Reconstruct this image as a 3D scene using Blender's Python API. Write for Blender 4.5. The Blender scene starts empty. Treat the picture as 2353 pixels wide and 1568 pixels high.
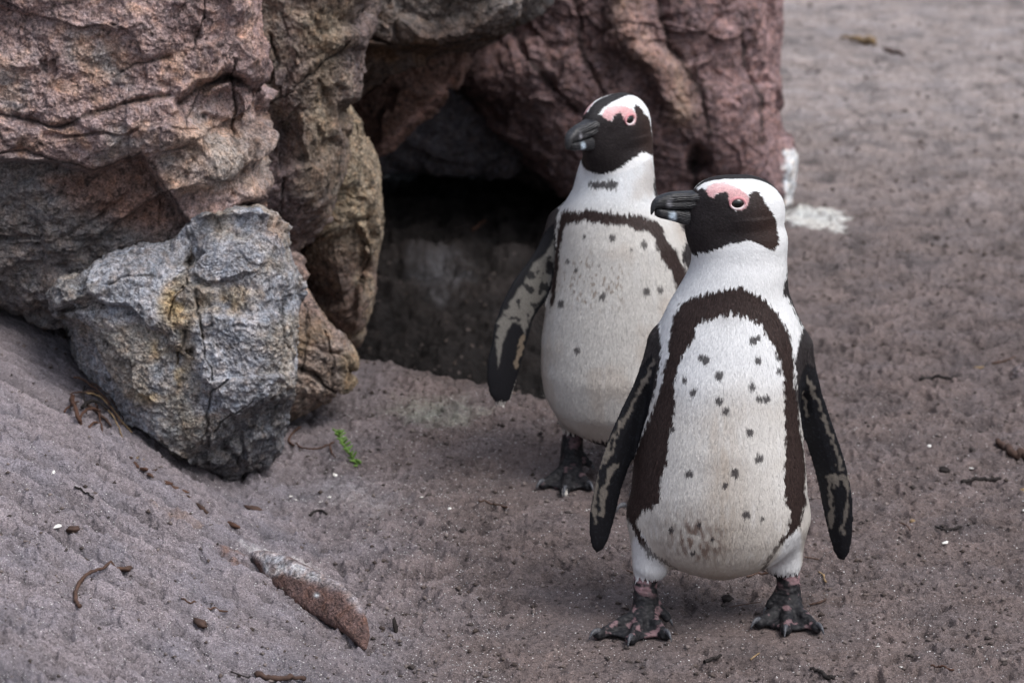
import bpy, math, random
import numpy as np
from mathutils import Vector, Matrix, Euler
from mathutils.bvhtree import BVHTree

SC = bpy.context.scene
COL = SC.collection
rng = np.random.RandomState(7)
random.seed(7)

# ------------------------------------------------------------------ camera
FPX = 7000.0; CX = 1176.0; CY = 784.0            # focal length and centre, in the units of a 2352 x 1568 frame
CAMH = 1.49
PITCH = math.radians(15.27)
cam = bpy.data.cameras.new('camera')
cam.lens = FPX / 2352 * 36; cam.sensor_width = 36
cam.clip_start = 0.1; cam.clip_end = 500
cam.dof.use_dof = True; cam.dof.focus_distance = 4.12; cam.dof.aperture_fstop = 7.0
camo = bpy.data.objects.new('camera', cam); COL.objects.link(camo)
camo.location = (0, 0, CAMH); camo.rotation_euler = (math.pi / 2 - PITCH, 0, 0)
SC.camera = camo

# ------------------------------------------------------------------ world and sun (overcast)
SUN_EL = 57; SUN_AZ = 128                        # azimuth the light comes from, degrees clockwise from +Y
W = bpy.data.worlds.new('World'); SC.world = W; W.use_nodes = True
nt = W.node_tree; nt.nodes.clear()
o = nt.nodes.new('ShaderNodeOutputWorld'); bg = nt.nodes.new('ShaderNodeBackground')
sky = nt.nodes.new('ShaderNodeTexSky'); sky.sky_type = 'NISHITA'; sky.sun_disc = False
sky.sun_elevation = math.radians(SUN_EL); sky.sun_rotation = math.radians(SUN_AZ)
sky.air_density = 1.0; sky.dust_density = 3.0
hs = nt.nodes.new('ShaderNodeHueSaturation'); hs.inputs['Saturation'].default_value = 0.5
nt.links.new(sky.outputs[0], hs.inputs['Color'])
# cloud cover: the whole sky grows evenly brighter towards the zenith, (1 + 2 sin e) / 3
geo = nt.nodes.new('ShaderNodeTexCoord'); sep = nt.nodes.new('ShaderNodeSeparateXYZ')
nt.links.new(geo.outputs['Generated'], sep.inputs[0])
mr = nt.nodes.new('ShaderNodeMapRange'); mr.inputs['From Min'].default_value = 0; mr.inputs['From Max'].default_value = 1
mr.inputs['To Min'].default_value = 0.36; mr.inputs['To Max'].default_value = 1.7
nt.links.new(sep.outputs['Z'], mr.inputs['Value'])
mul = nt.nodes.new('ShaderNodeVectorMath'); mul.operation = 'SCALE'
nt.links.new(hs.outputs[0], mul.inputs[0]); nt.links.new(mr.outputs[0], mul.inputs['Scale'])
nt.links.new(mul.outputs[0], bg.inputs['Color']); bg.inputs['Strength'].default_value = 0.13
nt.links.new(bg.outputs[0], o.inputs[0])
sun = bpy.data.lights.new('sun', 'SUN'); sun.energy = 1.15; sun.angle = math.radians(28); sun.color = (1.0, 0.975, 0.96)
suno = bpy.data.objects.new('sun', sun); COL.objects.link(suno)
az = math.radians(SUN_AZ); el = math.radians(SUN_EL)
sdir = Vector((math.sin(az) * math.cos(el), math.cos(az) * math.cos(el), math.sin(el)))
suno.rotation_euler = sdir.to_track_quat('Z', 'Y').to_euler()
SC.view_settings.view_transform = 'Standard'; SC.view_settings.look = 'None'
SC.view_settings.gamma = 1.0; SC.view_settings.exposure = 0.55; SC.view_settings.use_curve_mapping = False
SC.cycles.use_denoising = True
SC.cycles.max_bounces = 6; SC.cycles.diffuse_bounces = 4

# ------------------------------------------------------------------ helpers: picture units to places
def ray(vx, vy):
    dx = (vx - CX) / FPX; dz = -(vy - CY) / FPX
    c, s = math.cos(PITCH), math.sin(PITCH)
    return np.array([dx, c + dz * s, -s + dz * c])

def pt(vx, vy, Y):
    """the point of the upright plane at distance Y"""
    d = ray(vx, vy); t = Y / d[1]
    return np.array([d[0] * t, Y, CAMH + d[2] * t])

def toplane(P, d, Y):
    """slide points along direction d to the plane Y and read them in picture units of that plane"""
    t = (Y - P[:, 1]) / d[1]
    q = P + t[:, None] * d[None, :]
    z = q[:, 2] - CAMH; c, s = math.cos(PITCH), math.sin(PITCH)
    depth = Y * c - z * s; up = Y * s + z * c
    return np.stack([CX + FPX * q[:, 0] / depth, CY - FPX * up / depth], 1)

def smooth(a, b, x):
    t = np.clip((x - a) / (b - a), 0, 1); return t * t * (3 - 2 * t)

_p = np.arange(256); np.random.RandomState(3).shuffle(_p); _p = np.concatenate([_p, _p, _p])
_g = np.random.RandomState(4).normal(size=(256, 3)); _g /= np.linalg.norm(_g, axis=1)[:, None]
_g = _g.astype(np.float32)
def perlin(P):
    P = np.asarray(P, np.float32); i = np.floor(P).astype(np.int32); f = P - i; i &= 255
    u = f * f * f * (f * (f * 6 - 15) + 10)
    def gr(a, b, c):
        h = _p[_p[_p[i[:, 0] + a] + i[:, 1] + b] + i[:, 2] + c] & 255
        g = _g[h]; return (g[:, 0] * (f[:, 0] - a) + g[:, 1] * (f[:, 1] - b) + g[:, 2] * (f[:, 2] - c))
    x0 = [[gr(0, b, c) * (1 - u[:, 0]) + gr(1, b, c) * u[:, 0] for c in (0, 1)] for b in (0, 1)]
    y0 = [x0[0][c] * (1 - u[:, 1]) + x0[1][c] * u[:, 1] for c in (0, 1)]
    return (y0[0] * (1 - u[:, 2]) + y0[1] * u[:, 2]) * 1.5
def fbm(P, octs=4, gain=0.5, lac=2.03):
    r = 0; a = 1.0
    for k in range(octs):
        r = r + a * perlin(P * lac ** k + 17.3 * k); a *= gain
    return r
def ridged(P, octs=3, gain=0.5):
    r = 0; a = 1.0
    for k in range(octs):
        r = r + a * (1 - np.abs(perlin(P * 2.1 ** k + 9.1 * k)) * 2.2); a *= gain
    return r

_fj = np.random.RandomState(9).uniform(0.12, 0.88, (256, 3)).astype(np.float32); _fg = np.random.RandomState(10).normal(size=(256, 3)).astype(np.float32)
_fo = np.random.RandomState(11).uniform(-0.5, 0.5, 256).astype(np.float32)
def facets(P):
    """broken planes: every cell is a tilted flat, with small steps where cells meet"""
    P = np.asarray(P, np.float32); b = np.floor(P - 0.5).astype(np.int32); best = np.full(len(P), 1e9, np.float32); val = np.zeros(len(P), np.float32); sec = np.full(len(P), 1e9, np.float32)
    for a in range(2):
        for c in range(2):
            for e in range(2):
                q = b + np.array([a, c, e]); k = q & 255; h = _p[_p[_p[k[:, 0]] + k[:, 1]] + k[:, 2]] & 255
                r = P - (q + _fj[h]); dd = (r * r).sum(1); v = (r * _fg[h]).sum(1) * 0.8 + _fo[h]
                m = dd < best; sec = np.where(m, best, np.minimum(sec, dd)); best = np.where(m, dd, best); val = np.where(m, v, val)
    return val, np.sqrt(sec) - np.sqrt(best)
def seglines(pts, closed):
    pts = np.asarray(pts, float)
    return (pts, np.roll(pts, -1, 0)) if closed else (pts[:-1], pts[1:])
def polydist(Q, pts, closed=False):
    A, B = seglines(pts, closed); out = np.full(len(Q), 1e9)
    for a, b in zip(A, B):
        ab = b - a; L = max((ab * ab).sum(), 1e-12)
        t = np.clip(((Q - a) @ ab) / L, 0, 1)
        d = Q - a - t[:, None] * ab; out = np.minimum(out, (d * d).sum(1))
    return np.sqrt(out)
def inside(Q, pts):
    A, B = seglines(pts, True); r = np.zeros(len(Q), bool)
    for a, b in zip(A, B):
        if a[1] == b[1]: continue
        c = ((a[1] > Q[:, 1]) != (b[1] > Q[:, 1]))
        r ^= c & (Q[:, 0] < (b[0] - a[0]) * (Q[:, 1] - a[1]) / (b[1] - a[1]) + a[0])
    return r
def sdpoly(Q, pts):
    """positive inside"""
    d = polydist(Q, pts, True); return np.where(inside(Q, pts), d, -d)

# ------------------------------------------------------------------ helpers: objects
def tag(o, label=None, cat=None, group=None, kind=None):
    for k, v in (('label', label), ('category', cat), ('group', group), ('kind', kind)):
        if v: o[k] = v
    return o
def empty(name, loc):
    o = bpy.data.objects.new(name, None); COL.objects.link(o); o.location = loc
    o.empty_display_size = 0.05; return o
def mesh_obj(name, V, F, mat, colr=None, parent=None, smoothed=True, origin=None, extra=None):
    """V n x 3 world points, F m x 3 or m x 4 (numpy) or list; colr per vertex linear rgb"""
    V = np.asarray(V, np.float32)
    org = np.array(origin if origin is not None else V.mean(0), np.float32)
    me = bpy.data.meshes.new(name)
    if isinstance(F, np.ndarray):
        n, k = F.shape
        me.vertices.add(len(V)); me.vertices.foreach_set('co', (V - org).ravel())
        me.loops.add(n * k); me.loops.foreach_set('vertex_index', F.ravel().astype(np.int32))
        me.polygons.add(n)
        me.polygons.foreach_set('loop_start', np.arange(0, n * k, k, dtype=np.int32))
        me.polygons.foreach_set('loop_total', np.full(n, k, np.int32))
        me.update(calc_edges=True)
    else:
        me.from_pydata((V - org).tolist(), [], F)
    if smoothed: me.polygons.foreach_set('use_smooth', np.ones(len(me.polygons), bool))
    if colr is not None:
        at = me.attributes.new('Col', 'FLOAT_COLOR', 'POINT')
        c = np.ones((len(V), 4), np.float32); c[:, :3] = np.clip(colr, 0, 1); at.data.foreach_set('color', c.ravel())
    if extra is not None:
        for nm, arr in extra.items():
            at = me.attributes.new(nm, 'FLOAT', 'POINT'); at.data.foreach_set('value', np.asarray(arr, np.float32))
    me.materials.append(mat); me.validate(); me.update()
    o = bpy.data.objects.new(name, me); COL.objects.link(o)
    if parent is not None:
        o.parent = parent; o.location = Vector(org) - parent_world(parent)
    else: o.location = org
    return o
def parent_world(p):
    v = Vector((0, 0, 0))
    while p is not None: v += p.location; p = p.parent
    return v

def vert_normals(V, F):
    n = np.zeros_like(V)
    if F.shape[1] == 4: fn = np.cross(V[F[:, 2]] - V[F[:, 0]], V[F[:, 3]] - V[F[:, 1]])
    else: fn = np.cross(V[F[:, 1]] - V[F[:, 0]], V[F[:, 2]] - V[F[:, 0]])
    for k in range(F.shape[1]):
        for c in range(3): n[:, c] += np.bincount(F[:, k], fn[:, c], len(V))
    return n / np.maximum(np.linalg.norm(n, axis=1), 1e-12)[:, None]

# ------------------------------------------------------------------ materials
class NT:
    def __init__(s, name):
        s.m = bpy.data.materials.new(name); s.m.use_nodes = True; s.t = s.m.node_tree; s.t.nodes.clear()
        s.out = s.n('ShaderNodeOutputMaterial'); s.b = s.n('ShaderNodeBsdfPrincipled'); s.l(s.b.outputs[0], s.out.inputs[0])
    def n(s, typ, **kw):
        x = s.t.nodes.new(typ)
        for k, v in kw.items():
            if k in x.inputs: x.inputs[k].default_value = v
            else: setattr(x, k, v)
        return x
    def l(s, a, b): s.t.links.new(a, b)
    def noise(s, scale, detail=3, rough=0.55, vec=None, dist=0):
        x = s.n('ShaderNodeTexNoise'); x.inputs['Scale'].default_value = scale; x.inputs['Detail'].default_value = detail
        x.inputs['Roughness'].default_value = rough; x.inputs['Distortion'].default_value = dist
        if vec is not None: s.l(vec, x.inputs['Vector'])
        return x.outputs['Fac']
    def ramp(s, src, stops):
        r = s.n('ShaderNodeValToRGB'); e = r.color_ramp.elements
        while len(e) < len(stops): e.new(0.5)
        for i, (p, c) in enumerate(stops):
            e[i].position = p; e[i].color = (c, c, c, 1) if isinstance(c, (int, float)) else (*c, 1)
        s.l(src, r.inputs[0]); return r.outputs[0]
    def mix(s, a, b, fac, mode='MIX'):
        x = s.n('ShaderNodeMix'); x.data_type = 'RGBA'; x.blend_type = mode
        for v, i in ((fac, 0), (a, 6), (b, 7)):
            if isinstance(v, (int, float)): x.inputs[i].default_value = v if i == 0 else (v, v, v, 1)
            elif isinstance(v, tuple): x.inputs[i].default_value = (*v, 1)
            else: s.l(v, x.inputs[i])
        return x.outputs[2]
    def math(s, op, a, b=None):
        x = s.n('ShaderNodeMath'); x.operation = op
        for v, i in ((a, 0), (b, 1)):
            if v is None: continue
            if isinstance(v, (int, float)): x.inputs[i].default_value = v
            else: s.l(v, x.inputs[i])
        return x.outputs[0]
    def bump(s, h, strength, dist, prev=None):
        x = s.n('ShaderNodeBump'); x.inputs['Strength'].default_value = strength; x.inputs['Distance'].default_value = dist
        s.l(h, x.inputs['Height'])
        if prev is not None: s.l(prev, x.inputs['Normal'])
        return x.outputs[0]
    def pos(s): return s.n('ShaderNodeTexCoord').outputs['Object']

def mat_rock(name, grain=1.0, dark=0.35):
    m = NT(name); p = m.pos(); att = m.n('ShaderNodeAttribute', attribute_name='Col').outputs['Color']
    big = m.noise(22, 5, 0.6, p); mid = m.noise(95 * grain, 5, 0.7, p, 0.6); fine = m.noise(330 * grain, 3, 0.6, p)
    c = m.mix(att, m.ramp(big, [(0.3, 0.66), (0.52, 1.0), (0.72, 1.25)]), 0.9, 'MULTIPLY')
    c = m.mix(c, m.ramp(mid, [(0.34, 0.26), (0.46, 0.88), (0.6, 1.15), (0.72, 1.9)]), 0.9, 'MULTIPLY')
    c = m.mix(c, m.ramp(fine, [(0.3, 0.5), (0.47, 0.95), (0.64, 1.6)]), 0.9, 'MULTIPLY')
    hue = m.noise(60, 3, 0.6, p)
    c = m.mix(c, m.ramp(hue, [(0.3, (0.86, 0.98, 1.1)), (0.55, (1.0, 1.0, 1.0)), (0.75, (1.14, 0.98, 0.84))]), 0.8, 'MULTIPLY')
    # pits and hairline fissures stained dark
    dist = m.n('ShaderNodeVectorMath', operation='ADD')
    nz = m.n('ShaderNodeTexNoise'); nz.inputs['Scale'].default_value = 30; m.l(p, nz.inputs['Vector'])
    sc = m.n('ShaderNodeVectorMath', operation='SCALE'); sc.inputs['Scale'].default_value = 0.05
    m.l(nz.outputs['Color'], sc.inputs[0]); m.l(p, dist.inputs[0]); m.l(sc.outputs[0], dist.inputs[1])
    vo = m.n('ShaderNodeTexVoronoi', feature='DISTANCE_TO_EDGE'); vo.inputs['Scale'].default_value = 48 * grain
    m.l(dist.outputs[0], vo.inputs['Vector'])
    gate = m.noise(16, 3, 0.5, p)
    fis = m.math('ADD', m.ramp(vo.outputs['Distance'], [(0.0, 0.0), (0.055, 1.0)]), m.ramp(gate, [(0.42, 1.0), (0.55, 0.1)]))
    c = m.mix(c, m.ramp(fis, [(0.0, dark), (0.7, 1.0)]), 1.0, 'MULTIPLY')
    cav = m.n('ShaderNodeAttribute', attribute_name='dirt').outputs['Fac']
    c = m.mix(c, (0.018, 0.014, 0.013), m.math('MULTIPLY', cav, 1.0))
    m.l(c, m.b.inputs['Base Color']); m.b.inputs['Roughness'].default_value = 0.82
    m.b.inputs['Specular IOR Level'].default_value = 0.3
    b = m.bump(mid, 1.0, 0.0075); b = m.bump(fine, 0.9, 0.003, b); b = m.bump(fis, 0.6, 0.002, b)
    m.l(b, m.b.inputs['Normal']); return m.m

def mat_sand():
    m = NT('sand'); p = m.pos(); att = m.n('ShaderNodeAttribute', attribute_name='Col').outputs['Color']
    gr = m.noise(620, 2, 0.6, p); g2 = m.noise(260, 3, 0.6, p); g3 = m.noise(70, 4, 0.6, p); g4 = m.noise(9, 3, 0.5, p)
    c = m.mix(att, m.ramp(gr, [(0.28, 0.5), (0.5, 0.97), (0.66, 1.35), (0.76, 2.1)]), 0.9, 'MULTIPLY')
    c = m.mix(c, m.ramp(g2, [(0.3, 0.72), (0.5, 1.0), (0.72, 1.2)]), 0.8, 'MULTIPLY')
    c = m.mix(c, m.ramp(g3, [(0.3, 0.74), (0.5, 1.0), (0.75, 1.15)]), 0.8, 'MULTIPLY')
    c = m.mix(c, m.ramp(g4, [(0.3, (0.9, 0.93, 0.97)), (0.6, (1.04, 1.0, 0.97))]), 0.8, 'MULTIPLY')
    m.l(c, m.b.inputs['Base Color']); m.b.inputs['Roughness'].default_value = 0.9
    m.b.inputs['Specular IOR Level'].default_value = 0.25
    b = m.bump(g3, 1.0, 0.016); b = m.bump(g2, 0.9, 0.005, b); b = m.bump(gr, 0.9, 0.002, b)
    m.l(b, m.b.inputs['Normal']); return m.m

def mat_vc(name, rough=0.6, spec=0.3, scale=0, amp=0.3, bumpd=0.0, sheen=0.0):
    m = NT(name); att = m.n('ShaderNodeAttribute', attribute_name='Col').outputs['Color']; c = att
    if scale:
        p = m.pos(); n1 = m.noise(scale, 4, 0.6, p)
        c = m.mix(att, m.ramp(n1, [(0.3, 1 - amp), (0.7, 1 + amp)]), 1.0, 'MULTIPLY')
        if bumpd: m.l(m.bump(n1, 0.8, bumpd), m.b.inputs['Normal'])
    m.l(c, m.b.inputs['Base Color']); m.b.inputs['Roughness'].default_value = rough
    m.b.inputs['Specular IOR Level'].default_value = spec
    if sheen: m.b.inputs['Sheen Weight'].default_value = sheen
    return m.m

def mat_plain(name, col, rough=0.7, spec=0.3, scale=120, amp=0.35, bumpd=0.001):
    m = NT(name); p = m.pos(); n1 = m.noise(scale, 4, 0.6, p)
    c = m.mix(col, m.ramp(n1, [(0.3, 1 - amp), (0.7, 1 + amp)]), 1.0, 'MULTIPLY')
    m.l(c, m.b.inputs['Base Color']); m.l(m.bump(n1, 0.7, bumpd), m.b.inputs['Normal'])
    m.b.inputs['Roughness'].default_value = rough; m.b.inputs['Specular IOR Level'].default_value = spec
    return m.m

def mat_beak():
    m = NT('horn'); p = m.pos(); att = m.n('ShaderNodeAttribute', attribute_name='Col').outputs['Color']
    mp = m.n('ShaderNodeMapping'); mp.inputs['Scale'].default_value = (0.16, 0.3, 1.0); m.l(p, mp.inputs[0])
    n1 = m.noise(900, 3, 0.6, mp.outputs[0]); n2 = m.noise(260, 3, 0.6, p)
    c = m.mix(att, m.ramp(n1, [(0.35, 0.55), (0.62, 1.9)]), 0.8, 'MULTIPLY')
    c = m.mix(c, m.ramp(n2, [(0.35, 0.8), (0.7, 1.5)]), 0.7, 'MULTIPLY')
    m.l(c, m.b.inputs['Base Color']); m.b.inputs['Roughness'].default_value = 0.36
    m.b.inputs['Specular IOR Level'].default_value = 0.5
    m.l(m.bump(n1, 0.9, 0.0012), m.b.inputs['Normal']); return m.m

M_ROCK = mat_rock('rock_coarse'); M_ROCKS = mat_rock('rock_smoother', 0.8, 0.55)
M_SAND = mat_sand()
M_BODY = mat_vc('bird_skin', 0.55, 0.15, 420, 0.18, 0.0006)
M_FEATHER = mat_vc('feathers', 0.55, 0.25)
M_BEAK = mat_beak()
M_GRAIN = mat_vc('grains', 0.8, 0.3)
M_TWIG = mat_plain('twig', (0.075, 0.042, 0.03), 0.8)
M_BARK = mat_plain('bark', (0.06, 0.036, 0.028), 0.85)
M_DARK = mat_plain('dark_crumb', (0.02, 0.016, 0.015), 0.9)
M_STRAW = mat_plain('straw', (0.24, 0.165, 0.09), 0.7)
M_SHELL = mat_plain('shell', (0.72, 0.7, 0.66), 0.5, 0.4, 200, 0.12, 0.0004)
M_LEAF = mat_plain('green_leaf', (0.11, 0.20, 0.04), 0.5, 0.4, 300, 0.3, 0.0003)
M_REDBARK = mat_plain('red_bark', (0.075, 0.038, 0.026), 0.85)

# ------------------------------------------------------------------ ground
def crestY(X): return 5.06 - 0.82 * X
def ground_macro(X, Y):
    t = -X - 0.15 - 0.2 * (Y - 3.8)
    wob = 0.03 * np.sin(3.1 * Y + 1.0) + 0.02 * np.sin(7 * Y + 3 * X)
    t = t + wob
    tp = np.maximum(t, 0); tp = np.where(t < 0.12, 0.5 * tp * tp / 0.12, tp - 0.06)
    z = 0.44 * tp + 0.13 * smooth(4.35, 5.2, Y) * smooth(0.05, 0.35, tp)
    z = np.where(z > 0.5, 0.5 + 0.2 * np.tanh((z - 0.5) / 0.2), z)
    fade = smooth(5.9, 5.2, Y); z = z * (0.35 + 0.65 * fade)
    # the hollow in front of and inside the cave
    h = smooth(-0.03, 0.36, Y - crestY(X)) * smooth(0.42, 0.18, X) * smooth(-1.3, -0.9, X)
    floor = -0.20 + 0.15 * smooth(5.6, 6.9, Y)
    z = z * (1 - h) + floor * h
    z = z + 0.028 * np.exp(-((Y - crestY(X) + 0.10) / 0.16) ** 2) * smooth(0.30, 0.1, X) * smooth(-0.6, -0.3, X)
    # dip round the foot of the grey boulder
    z = z - 0.03 * np.exp(-(((X + 0.42) / 0.15) ** 2 + ((Y - 4.52) / 0.12) ** 2))
    return z
def ground_z(X, Y, fine=True):
    X = np.atleast_1d(np.asarray(X, float)); Y = np.atleast_1d(np.asarray(Y, float))
    z = ground_macro(X, Y)
    near = smooth(14, 7, np.hypot(X, Y))
    if fine:
        P = np.stack([X, Y, np.zeros_like(X)], 1)
        z = z + 0.010 * fbm(P * 3.1, 2) * near
        bumpy = 0.55 + 0.45 * smooth(-0.3, 0.3, perlin(P * 2.2 + 5))
        smth = 1 - 0.75 * smooth(0.30, 0.42, -X - 0.15 - 0.2 * (Y - 3.8)) * smooth(4.25, 4.6, Y)   # packed drift at the back of the bank
        r = fbm(P * 17, 3, 0.55); z = z + 0.0090 * r * bumpy * smth * near
        pit = perlin(P * np.array([34, 26, 1]) + 3); z = z - 0.010 * smooth(0.25, 0.62, pit) * bumpy * smth * near
        pit = perlin(P * np.array([75, 60, 1]) + 31); z = z - 0.006 * smooth(0.2, 0.6, pit) * smth * near
        cl = perlin(P * np.array([58, 50, 1]) + 61); z = z + 0.0062 * smooth(0.25, 0.55, cl) * smth * near
        # wind and foot ripples running down the bank
        bank = smooth(0.1, 0.35, -X - 0.15 - 0.2 * (Y - 3.8)) * smooth(4.75, 4.4, Y)
        u = X * 0.2 + Y * 1.0 + 0.07 * perlin(P * 2.5 + 7)
        hol = smooth(0.05, 0.3, Y - crestY(X)) * smooth(0.42, 0.2, X) * smooth(8, 7, Y); z = z + 0.022 * hol * fbm(P * 11 + 4, 3, 0.6)
        z = z + 0.0150 * bank * (ridged(np.stack([u * 24, (X - 0.4 * Y) * 3.0, 0 * X], 1), 2) - 0.8) * near
        z = z + 0.0050 * bank * fbm(P * np.array([30, 42, 1]) + 12, 3, 0.6)
        # loose crumbly zone around the buried stone
        cr = np.exp(-(((X + 0.16) / 0.24) ** 2 + ((Y - 4.16) / 0.2) ** 2))
        z = z + 0.010 * cr * (ridged(P * 21 + 2, 3) - 1.0)
        z = z + 0.0030 * fbm(P * 110 + 5, 2) * smth * near
        k = np.zeros_like(z)                                               # trodden flat where the penguins stand
        for fx, fy, fr in ((0.155, 3.94, .13), (0.36, 3.96, .13), (0.075, 4.58, .12), (0.19, 4.46, .12)): k = np.maximum(k, np.exp(-(((X - fx) / fr) ** 2 + ((Y - fy) / fr) ** 2) ** 1.5))
        z = z * (1 - 0.9 * k)
    return z

def on_ground(vx, vy, lift=0.0):
    d = ray(vx, vy); lo, hi = 2.5, 14.0
    ys = np.linspace(lo, hi, 700); t = ys / d[1]; xs = d[0] * t; zs = CAMH + d[2] * t
    g = ground_z(xs, ys) + lift; k = np.argmax(zs < g)
    a = zs[k - 1] - g[k - 1]; b = zs[k] - g[k]; f = a / (a - b)
    Y = ys[k - 1] + f * (ys[k] - ys[k - 1]); t = Y / d[1]
    return np.array([d[0] * t, Y, CAMH + d[2] * t])

def build_ground():
    u = np.linspace(-1.12, 1.12, 700); e = 1.12 + np.cumsum(np.geomspace(0.012, 60, 45)); u = np.concatenate([-e[::-1], u, e])
    ys = [3.35]
    while ys[-1] < 11: ys.append(ys[-1] + max(0.0034 * (ys[-1] / 3.9) ** 2, 0.0034))
    far = ys[-1] + np.cumsum(np.geomspace(0.04, 30, 50)); nearr = ys[0] - np.cumsum(np.geomspace(0.01, 20, 40))
    Y = np.concatenate([nearr[::-1], ys, far])
    w = 0.172 * np.maximum(Y, 3.0) + 0.0
    X = u[None, :] * w[:, None]; YY = np.repeat(Y[:, None], len(u), 1)
    z = np.concatenate([ground_z(X[i:i + 60].ravel(), YY[i:i + 60].ravel()) for i in range(0, len(Y), 60)])
    V = np.stack([X.ravel(), YY.ravel(), z], 1)
    nr, nc = X.shape; i = np.arange(nr * nc).reshape(nr, nc)
    F = np.stack([i[:-1, :-1].ravel(), i[:-1, 1:].ravel(), i[1:, 1:].ravel(), i[1:, :-1].ravel()], 1)
    # colours of the sand, with relief and cave shade mixed in
    P = V * np.array([1, 1, 0]); n1 = fbm(P * 1.7 + 3, 3)[:, None]; n2 = fbm(P * 9 + 8, 3)[:, None]
    warm = np.array([0.160, 0.129, 0.125]); cool = np.array([0.240, 0.215, 0.233])
    wgt = smooth(-0.1, 0.35, -V[:, 0] - 0.05 - 0.1 * (V[:, 1] - 3.8))[:, None]
    c = warm * (1 - wgt) + cool * wgt
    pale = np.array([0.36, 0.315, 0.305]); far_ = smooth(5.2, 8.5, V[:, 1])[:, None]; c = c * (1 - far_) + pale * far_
    c = c * (1 + 0.12 * n1 + 0.18 * n2); blot = smooth(0.18, 0.55, perlin(P * np.array([13, 9, 1]) + 70) + 0.35 * perlin(P * 34 + 3))[:, None]; c = c * (1 - 0.24 * blot * smooth(4.6, 6.0, V[:, 1])[:, None] - 0.12 * blot)
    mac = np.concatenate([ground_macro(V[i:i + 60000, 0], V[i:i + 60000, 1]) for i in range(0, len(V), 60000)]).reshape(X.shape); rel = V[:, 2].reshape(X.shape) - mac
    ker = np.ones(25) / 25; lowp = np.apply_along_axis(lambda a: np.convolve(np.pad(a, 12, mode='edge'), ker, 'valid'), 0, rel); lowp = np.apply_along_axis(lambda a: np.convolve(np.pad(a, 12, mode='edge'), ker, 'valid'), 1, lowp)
    dr_ = np.clip((rel - lowp).ravel() / 0.005, -1.6, 1.2)[:, None]; c = c * (1 + 0.20 * dr_)                      # relief shading put into the colour: crests paler, troughs and pits darker
    cave_shade = smooth(-0.16, 0.20, V[:, 1] - crestY(V[:, 0])) * smooth(0.42, 0.2, V[:, 0]) * smooth(8.2, 7.6, V[:, 1])
    c = c * (1 - 0.93 * cave_shade[:, None] * (1 - 0.08 * smooth(5.9, 6.5, V[:, 1]))[:, None])  # shade of the cave and hollow put into the sand colour
    # droppings, algae and iron stains on the sand
    def stain(pts, colr, soft, amt):
        nonlocal c
        Q = np.array([on_ground(*p)[:2] for p in pts]); m = (np.abs(V[:, 0] - Q[:, 0].mean()) < 1.0) & (np.abs(V[:, 1] - Q[:, 1].mean()) < 1.2)
        Pm = P[m]; dd = sdpoly(V[m][:, :2], Q) + 0.03 * fbm(Pm * 22 + 4, 3)
        w = smooth(-soft, soft, dd + 0.5 * soft * fbm(Pm * 70, 2))[:, None] * amt * (0.65 + 0.7 * smooth(-0.35, 0.4, fbm(Pm * 48, 3)))[:, None]
        w = np.clip(w, 0, 1); c[m] = c[m] * (1 - w) + np.array(colr) * w
    stain([(1795, 480), (1850, 470), (1935, 490), (1930, 528), (1860, 525), (1800, 510)], (0.78, 0.79, 0.76), 0.018, 1.0)
    stain([(880, 945), (960, 918), (1060, 915), (1110, 950), (1040, 975), (940, 965)], (0.30, 0.31, 0.26), 0.03, 0.5)
    stain([(960, 590), (1020, 580), (1060, 640), (1010, 665)], (0.13, 0.13, 0.145), 0.06, 0.8)
    stain([(580, 1262), (650, 1268), (735, 1312), (745, 1330), (690, 1325), (610, 1300)], (0.60, 0.58, 0.59), 0.02, 0.9)
    stain([(490, 1258), (560, 1268), (590, 1290), (540, 1292)], (0.22, 0.13, 0.10), 0.012, 0.6)
    stain([(330, 1150), (420, 1170), (500, 1215), (400, 1190)], (0.27, 0.18, 0.13), 0.015, 0.35)
    stain([(760, 1110), (900, 1140), (860, 1190), (700, 1150)], (0.36, 0.34, 0.36), 0.05, 0.5)
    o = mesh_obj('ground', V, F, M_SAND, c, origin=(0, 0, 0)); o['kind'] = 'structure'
build_ground()

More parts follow.
